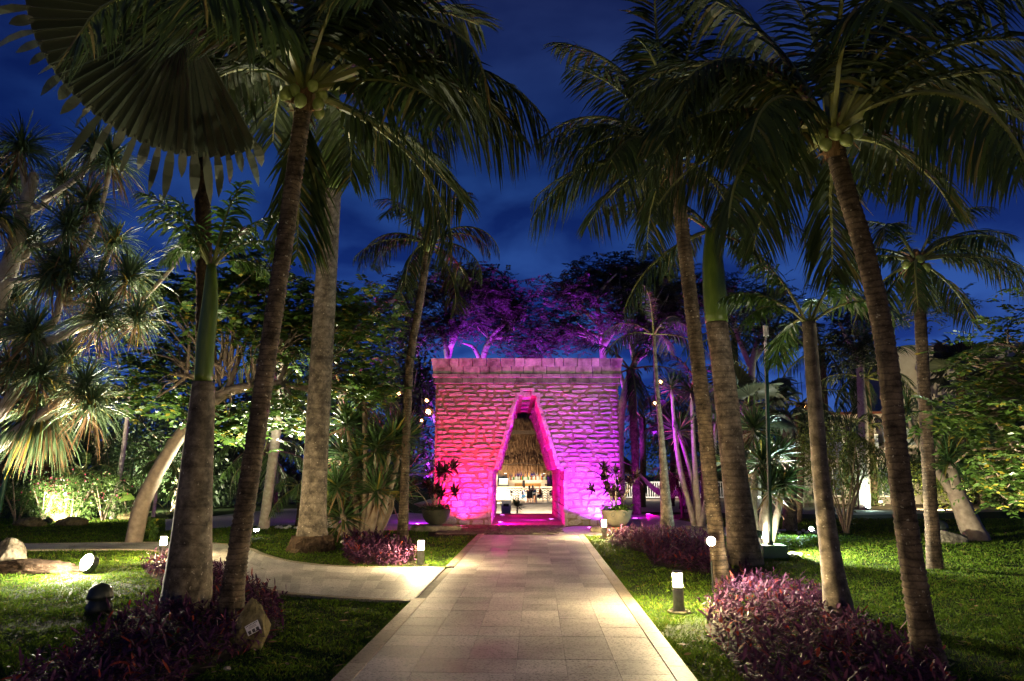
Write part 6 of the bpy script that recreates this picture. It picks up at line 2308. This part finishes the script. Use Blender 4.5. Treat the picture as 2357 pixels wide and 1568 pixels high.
def seated(label, loc, rz, top, bottom, hair, lean=.08, hair_long=False):
    """A person on a chair: faces -Y before rotation; one continuous body, clothes and hair over it."""
    root = thing('person', label, 'person', loc, rz, 'guests at the bar')
    hip, chest, neck, head = (0, .08, .50), (0, .10 - lean, .80), (0, .07 - lean, 1.02), (0, .03 - lean, 1.16)
    V = [hip, (0, .09 - lean * .5, .66), chest, (0, .08 - lean, .95), neck, head, (0, .02 - lean, 1.27)]
    Rr = [(.15, .12), (.13, .10), (.16, .11), (.14, .09), .052, (.075, .09), (.06, .075)]
    E = [(0, 1), (1, 2), (2, 3), (3, 4), (4, 5), (5, 6)]
    for sx in (-1, 1):
        k = len(V)
        V += [(sx * .20, .09 - lean, .94), (sx * .25, -.02 - lean, .72), (sx * .16, -.26 - lean, .76), (sx * .12, -.34 - lean, .78)]
        Rr += [.06, .047, .036, (.030, .042)]
        E += [(3, k), (k, k + 1), (k + 1, k + 2), (k + 2, k + 3)]
        for f in range(4):                                    # fingers
            kk = len(V)
            V += [(sx * (.10 + f * .016), -.40 - lean, .775 - .003 * f), (sx * (.10 + f * .016), -.43 - lean, .755)]
            Rr += [.009, .008]
            E += [(k + 3, kk), (kk, kk + 1)]
        kk = len(V)
        V += [(sx * .075, -.36 - lean, .775)]
        Rr += [.010]
        E += [(k + 3, kk)]
        k = len(V)
        V += [(sx * .10, .02, .50), (sx * .11, -.36, .50), (sx * .10, -.33, .10), (sx * .10, -.30, .045), (sx * .11, -.44, .035)]
        Rr += [.095, .068, .045, .042, .030]
        E += [(0, k), (k, k + 1), (k + 1, k + 2), (k + 2, k + 3), (k + 3, k + 4)]
    body = skin_obj('body', V, E, Rr, 'skin_warm', root)
    # nose, ears as small features on the head
    m = MB()
    m.box((0, -.075 - lean, 1.17), (.02, .03, .03), 0, .5)
    for sx in (-1, 1):
        m.box((sx * .078, .03 - lean, 1.17), (.015, .03, .05))
    m.build('face_features', 'skin_warm', body)
    tV = [hip, (0, .09 - lean * .5, .66), chest, (0, .08 - lean, .955)]
    tR = [(.168, .135), (.148, .118), (.178, .128), (.155, .105)]
    tE = [(0, 1), (1, 2), (2, 3)]
    for sx in (-1, 1):
        k = len(tV)
        tV += [(sx * .20, .09 - lean, .945), (sx * .245, .0 - lean, .76)]
        tR += [.075, .064]
        tE += [(3, k), (k, k + 1)]
    skin_obj('shirt', tV, tE, tR, top, root)
    tV = [(0, .08, .50)]
    tR = [(.17, .13)]
    tE = []
    for sx in (-1, 1):
        k = len(tV)
        tV += [(sx * .10, .02, .50), (sx * .11, -.30, .502)]
        tR += [.108, .088]
        tE += [(0, k), (k, k + 1)]
    skin_obj('shorts', tV, tE, tR, bottom, root)
    m = MB()
    m.lathe([(.001, .135), (.055, .12), (.088, .07), (.096, .02), (.088, -.03), (.06, -.05)], 14, (0, .045 - lean, 1.175))
    if hair_long:
        m.tube([(0, .09 - lean, 1.18), (0, .14 - lean, 1.05), (0, .15 - lean, .90)], [.08, .09, .05], 10)
    if hair:
        m.build('hair', hair, root, True)
    return root


def seat_at(u, dy, rz):
    return bx(u, 1000, TB + dy)


seated('guest in slate top with dark tied hair, leftmost at the table', bx(330, 1000, TB + .1), R(100), 'dress_slate', 'shirt_blue', 'hair_dark', .12)
seated('guest in black with long dark hair, back turned', bx(530, 1000, TB - .75), R(186), 'shirt_black', 'shirt_black', 'hair_dark', .02, True)
seated('grey haired guest in teal top facing the archway', bx(640, 1000, TB + .85), R(0), 'shirt_teal', 'shorts_navy', 'hair_grey', .05)
seated('guest in orange shirt with shaved head, rightmost at the table', bx(850, 1000, TB + .1), R(-96), 'shirt_orange', 'shorts_navy', None, .04)


def standing(label, loc, rz, top, bottom, hair, arm=None):
    root = thing('person', label, 'person', loc, rz)
    V = [(0, 0, .93), (0, .0, 1.12), (0, .0, 1.32), (0, .0, 1.43), (0, -.01, 1.52), (0, -.03, 1.64), (0, -.03, 1.74)]
    Rr = [(.15, .11), (.13, .10), (.16, .11), (.14, .09), .052, (.075, .09), (.06, .075)]
    E = [(0, 1), (1, 2), (2, 3), (3, 4), (4, 5), (5, 6)]
    for sx in (-1, 1):
        k = len(V)
        if arm == sx:
            V += [(sx * .20, 0, 1.42), (sx * .36, -.12, 1.30), (sx * .58, -.2, 1.40), (sx * .66, -.22, 1.42)]
        else:
            V += [(sx * .20, 0, 1.42), (sx * .26, .0, 1.14), (sx * .25, -.10, .92), (sx * .25, -.12, .83)]
        Rr += [.06, .047, .036, (.03, .042)]
        E += [(3, k), (k, k + 1), (k + 1, k + 2), (k + 2, k + 3)]
        tip, pre = Vector(V[k + 3]), Vector(V[k + 2])
        d = (tip - pre).normalized()
        sd = d.orthogonal().normalized()
        for f in range(4):
            kk = len(V)
            q = tip + d * .05 + sd * (f - 1.5) * .017
            V += [tuple(q), tuple(q + d * .035)]
            Rr += [.009, .008]
            E += [(k + 3, kk), (kk, kk + 1)]
        V += [tuple(tip + sd * .045 + d * .02)]
        Rr += [.010]
        E += [(k + 3, len(V) - 1)]
        k = len(V)
        V += [(sx * .10, 0, .88), (sx * .11, -.02, .50), (sx * .11, .02, .10), (sx * .11, .03, .045), (sx * .12, -.12, .03)]
        Rr += [.095, .065, .045, .042, .03]
        E += [(0, k), (k, k + 1), (k + 1, k + 2), (k + 2, k + 3), (k + 3, k + 4)]
    body = skin_obj('body', V, E, Rr, 'skin_warm', root)
    tV = [(0, 0, .93), (0, 0, 1.12), (0, 0, 1.32), (0, 0, 1.44)]
    tR = [(.168, .13), (.148, .118), (.178, .128), (.155, .105)]
    tE = [(0, 1), (1, 2), (2, 3)]
    for sx in (-1, 1):
        k = len(tV)
        tV += [V[7 + (0 if sx < 0 else (len(V) - 7) // 2)], tuple((Vector(V[7 + (0 if sx < 0 else (len(V) - 7) // 2)]) * .35 + Vector(V[8 + (0 if sx < 0 else (len(V) - 7) // 2)]) * .65))]
        tR += [.075, .064]
        tE += [(3, k), (k, k + 1)]
    skin_obj('shirt', tV, tE, tR, top, root)
    tV = [(0, 0, .93)]
    tR = [(.17, .13)]
    tE = []
    for sx in (-1, 1):
        k = len(tV)
        tV += [(sx * .10, 0, .86), (sx * .11, -.01, .50)]
        tR += [.11, .085]
        tE += [(0, k), (k, k + 1)]
    skin_obj('shorts', tV, tE, tR, bottom, root)
    MB().lathe([(.001, .135), (.055, .12), (.088, .07), (.096, .02), (.088, -.03), (.06, -.05)], 14, (0, -.015, 1.66)).build('hair', hair, root, True)
    return root


bp_ = bx(1150, 500, CYB + 1.3)
standing('barkeeper in blue shirt reaching towards the white tap', (bp_.x - .3, CYB + 1.25, BZ - .45), R(0), 'shirt_blue', 'shorts_navy', 'hair_dark', arm=1)
cup = thing('blue_cup', 'blue cup on the guests\' cafe table', 'cup', bx(690, 1000, TB) + Vector((.02, 0, .752)))
MB().lathe([(.001, 0), (.045, 0), (.058, .19), (.05, .19), (.04, .02), (.001, .02)], 12).build('cup_body', 'cup_blue', cup, True)
MB().tube([(0, 0, .03), (.03, 0, .26)], .006, 5).build('straw', 'white_paint', cup)

# white planter box left, seen in the passage
pbx = AT(1165, 1150, 46.0)
wb_ = thing('bin_box', 'white litter box with dark slot beyond the passage\'s left jamb', 'litter box', (pbx.x, 46.0, -1.36))
MB().box((0, 0, .62), (.62, .5, 1.24)).build('body', 'white_paint', wb_)
MB().box((0, -.26, 1.02), (.36, .03, .18)).build('slot', 'black_plastic', wb_)
MB().box((0, 0, 1.27), (.68, .56, .06)).build('lid', 'white_paint', wb_)
ag = thing('agave_plant', 'spiky dark plant behind white litter box', 'plant', (pbx.x + .75, 47.5, -1.36))
place(ag, yu[0], ag.location + Vector((0, 0, .9)), 1.2)
MB().tube([(0, 0, -.05), (0, 0, .95)], .06, 7).build('stem', 'bark_fibre', ag)

# ------------------------------------------------------------------ hotel behind the right-hand garden
HY = 40.0
hx0 = AT(1835, 1000, HY).x
hot = thing('hotel_building', 'beige hotel wing with stepped flat roofs and glass balconies behind the palms', 'building', (hx0, HY, 0), R(-14))
HA = lambda u, v: AT(u, v, HY)
def hbox(nm, x0, x1, z0, z1, y0, y1, mat, parent=hot):
    return MB().box(((x0 + x1) / 2, (y0 + y1) / 2, (z0 + z1) / 2), (x1 - x0, y1 - y0, z1 - z0)).build(nm, mat, parent)


hbox('wall', 0, 6.2, 0, 5.0, 0, 9, 'stucco')
hbox('wall', 6.2, 22, 0, 8.6, 1.2, 12, 'stucco')
hbox('wall', 5.0, 9.2, 5.0, 8.9, .4, 9, 'stucco')
hbox('parapet', 9.0, 22.2, 8.6, 9.0, 1.0, 12.2, 'stucco')
hbox('roof_edge', 8.0, 22, 7.0, 7.22, .55, 1.3, 'roof_tile')
hbox('roof_edge', -.1, 5.1, 5.0, 5.14, -.15, 9.1, 'roof_tile')
hbox('roof_edge', 14.0, 19, 8.2, 8.4, .6, 1.3, 'roof_tile')
for i, (x0, x1, z0, z1, glass) in enumerate(((.35, .95, 3.0, 4.3, 'glass_dull'), (1.4, 2.4, 2.6, 4.4, 'glass_dull'), (2.9, 3.7, 2.7, 4.4, 'glass_dull'), (4.5, 5.4, 2.9, 4.6, 'night_glass'), (1.2, 2.2, .4, 2.0, 'glass_dull'), (3.6, 4.8, .4, 2.0, 'glass_dull'))):
    f = hbox('window', x0, x1, z0, z1, -.06, .02, 'white_paint')
    hbox('pane', x0 + .06, (x0 + x1) / 2 - .03, z0 + .06, z1 - .06, -.085, -.05, glass, f)
    hbox('pane', (x0 + x1) / 2 + .03, x1 - .06, z0 + .06, z1 - .06, -.085, -.05, glass, f)
for (x0, x1, z0) in ((1.2, 2.7, 2.5), (2.8, 4.0, 2.9), (4.3, 6.0, 3.2)):
    bal = hbox('balcony', x0, x1, z0 - .15, z0, -1.0, 0, 'stucco')
    hbox('glass_panel', x0, x1, z0 + .002, z0 + .85, -1.0, -.96, 'glass_milk', bal)
    hbox('rail', x0, x1, z0 + .85, z0 + .90, -1.02, -.94, 'white_paint', bal)
for i, (x0, z0) in enumerate(((9.8, 5.6), (12.0, 5.6), (14.5, 5.6), (17.0, 5.6), (9.8, 2.6), (12.0, 2.6), (14.5, 2.6))):
    f = hbox('window', x0, x0 + 1.3, z0 - .4, z0 + 1.2, 1.14, 1.22, 'white_paint')
    hbox('pane', x0 + .07, x0 + .62, z0 - .33, z0 + 1.13, 1.115, 1.15, 'night_glass', f)
    hbox('pane', x0 + .68, x0 + 1.23, z0 - .33, z0 + 1.13, 1.115, 1.15, 'night_glass', f)
hl = thing('wall_lamp', 'warm lamp at foot of hotel wall hidden by shrubs', 'lamp', hot.matrix_basis @ Vector((3.5, -2.2, .15)))
MB().lathe([(.001, 0), (.1, 0), (.1, .08), (.001, .1)], 10).build('lens', 'glow_strip', hl, True)
lamp('wall_wash', 'SPOT', hl.location + Vector((0, 0, .15)), (1, .8, .6), 90, hl, hot.matrix_basis @ Vector((4.0, 0, 4.0)), 150, .6)

# ------------------------------------------------------------------ hammock corner right of the gate
h0, h1 = G(1462, 1178), G(1612, 1178)
h0.z, h1.z = 1.95, 1.7
mid = (h0 + h1) / 2
ham = thing('hammock', 'pale canvas hammock slung between palms right of the gate', 'hammock', (mid.x, mid.y, 0))
m = MB()
N1, N2 = 22, 7
V = []
for i in range(N1):
    t = i / (N1 - 1)
    p = h0.lerp(h1, t) - ham.location
    sag = -1.25 * math.sin(math.pi * t) ** .9
    wdt = .05 + .42 * math.sin(math.pi * t) ** .6
    for j in range(N2):
        s_ = (j / (N2 - 1) - .5) * 2
        V.append((p.x, p.y + s_ * wdt, p.z + sag + .28 * wdt * s_ * s_ * 2))
Q = [[i * N2 + j, i * N2 + j + 1, (i + 1) * N2 + j + 1, (i + 1) * N2 + j] for i in range(N1 - 1) for j in range(N2 - 1)]
m.add(V, Q).build('canvas_bed', 'canvas', ham, True)
m = MB()
for e_, o_ in ((h0, Vector((-.5, .1, .25))), (h1, Vector((.4, .1, .2)))):
    m.tube([tuple(e_ - ham.location), tuple(e_ - ham.location + o_)], .02, 5)
m.build('rope', 'canvas', ham)
tb = G(1600, 1180)
tw = thing('beach_towel', 'blue and white striped towel hanging by the hammock', 'towel', (tb.x, tb.y, .35))
for k in range(7):
    x = -.28 + k * .08
    V = []
    for i in range(8):
        z_ = .95 - i * .13
        V += [(x + .03 * math.sin(i * .9), .05 * math.sin(i * 1.3 + k), z_), (x + .08 + .03 * math.sin(i * .9), .05 * math.sin(i * 1.3 + k + 1), z_)]
    V2 = V + [(a_, b2_ + .012, c2_) for a_, b2_, c2_ in V]
    Fq = [[2 * i, 2 * i + 2, 2 * i + 3, 2 * i + 1] for i in range(7)] + [[16 + 2 * i, 16 + 2 * i + 1, 16 + 2 * i + 3, 16 + 2 * i + 2] for i in range(7)]
    MB().add(V2, Fq).build('stripe', 'towel_blue' if k % 2 == 0 else 'towel_white', tw)
MB().tube([(-.4, 0, .98), (.4, 0, 1.0)], .02, 6).build('line', 'canvas', tw)
for sx in (-.4, .4):
    MB().tube([(sx, 0, -.37), (sx, 0, 1.0)], .02, 6).build('post', 'dark_wood', tw)
for i, (u, v, tv, r_) in enumerate(((1478, 1168, 960, .16), (1545, 1166, 960, .15), (1570, 1172, 980, .13))):
    far_palm(('bare palm stem holding the hammock near the gate', 'brown palm stem behind the hammock\'s middle', 'leaning brown palm stem behind hammock near slim grey palm')[i], (u, v), (u + 4 * i, tv), r_, 7, 2.2, 'leaf_dark', 60 + i, 'bark_fibre')
for i, (u, tu) in enumerate(((1562, 1556), (1578, 1580))):
    far_palm(('small pygmy palm with dark crown, left one of the twin stems', 'small pygmy palm with dark crown, right one of the twin stems')[i], (u + 10, 1192), (tu, 1100), .06, 13, 1.1, 'leaf_cordyline', 70 + i, 'bark_fibre')
# pool-side lamps glimmering far behind the hammock
pw = thing('pool_fence', 'white poolside fence of upright bars far behind the hammock', 'fence', (AT(1530, 1140, 46).x, 46, 0))
MB().box((0, 0, 1.12), (9, .06, .08)).build('rail', 'white_paint', pw)
MB().box((0, 0, .15), (9, .06, .08)).build('rail', 'white_paint', pw)
bm_ = MB().box((0, 0, .62), (.05, .05, .92)).build('bar', 'white_paint', pw, loc=(-4.4, 0, 0)).data
for k in range(1, 60):
    link('bar', bm_, pw, (-4.4 + k * .15, 0, 0))
for i, u in enumerate((1475, 1530, 1600)):
    b = AT(u, 1130, 45.2)
    pl_ = thing('pool_lamp', ('left pool lamp far behind hammock', 'middle pool lamp far behind hammock', 'right pool lamp far behind hammock')[i], 'lamp', (b.x, 45.2, 0), 0, 'lamps at the pool fence')
    MB().tube([(0, 0, -.02), (0, 0, .5)], .03, 6).build('post', 'steel', pl_)
    MB().lathe([(.001, .5), (.07, .5), (.07, .66), (.001, .68)], 10).build('lens', 'glow_strip', pl_)
    lamp('pool_light', 'POINT', (b.x, 45.0, .8), (1, .93, .8), 22, pl_, size=.1)
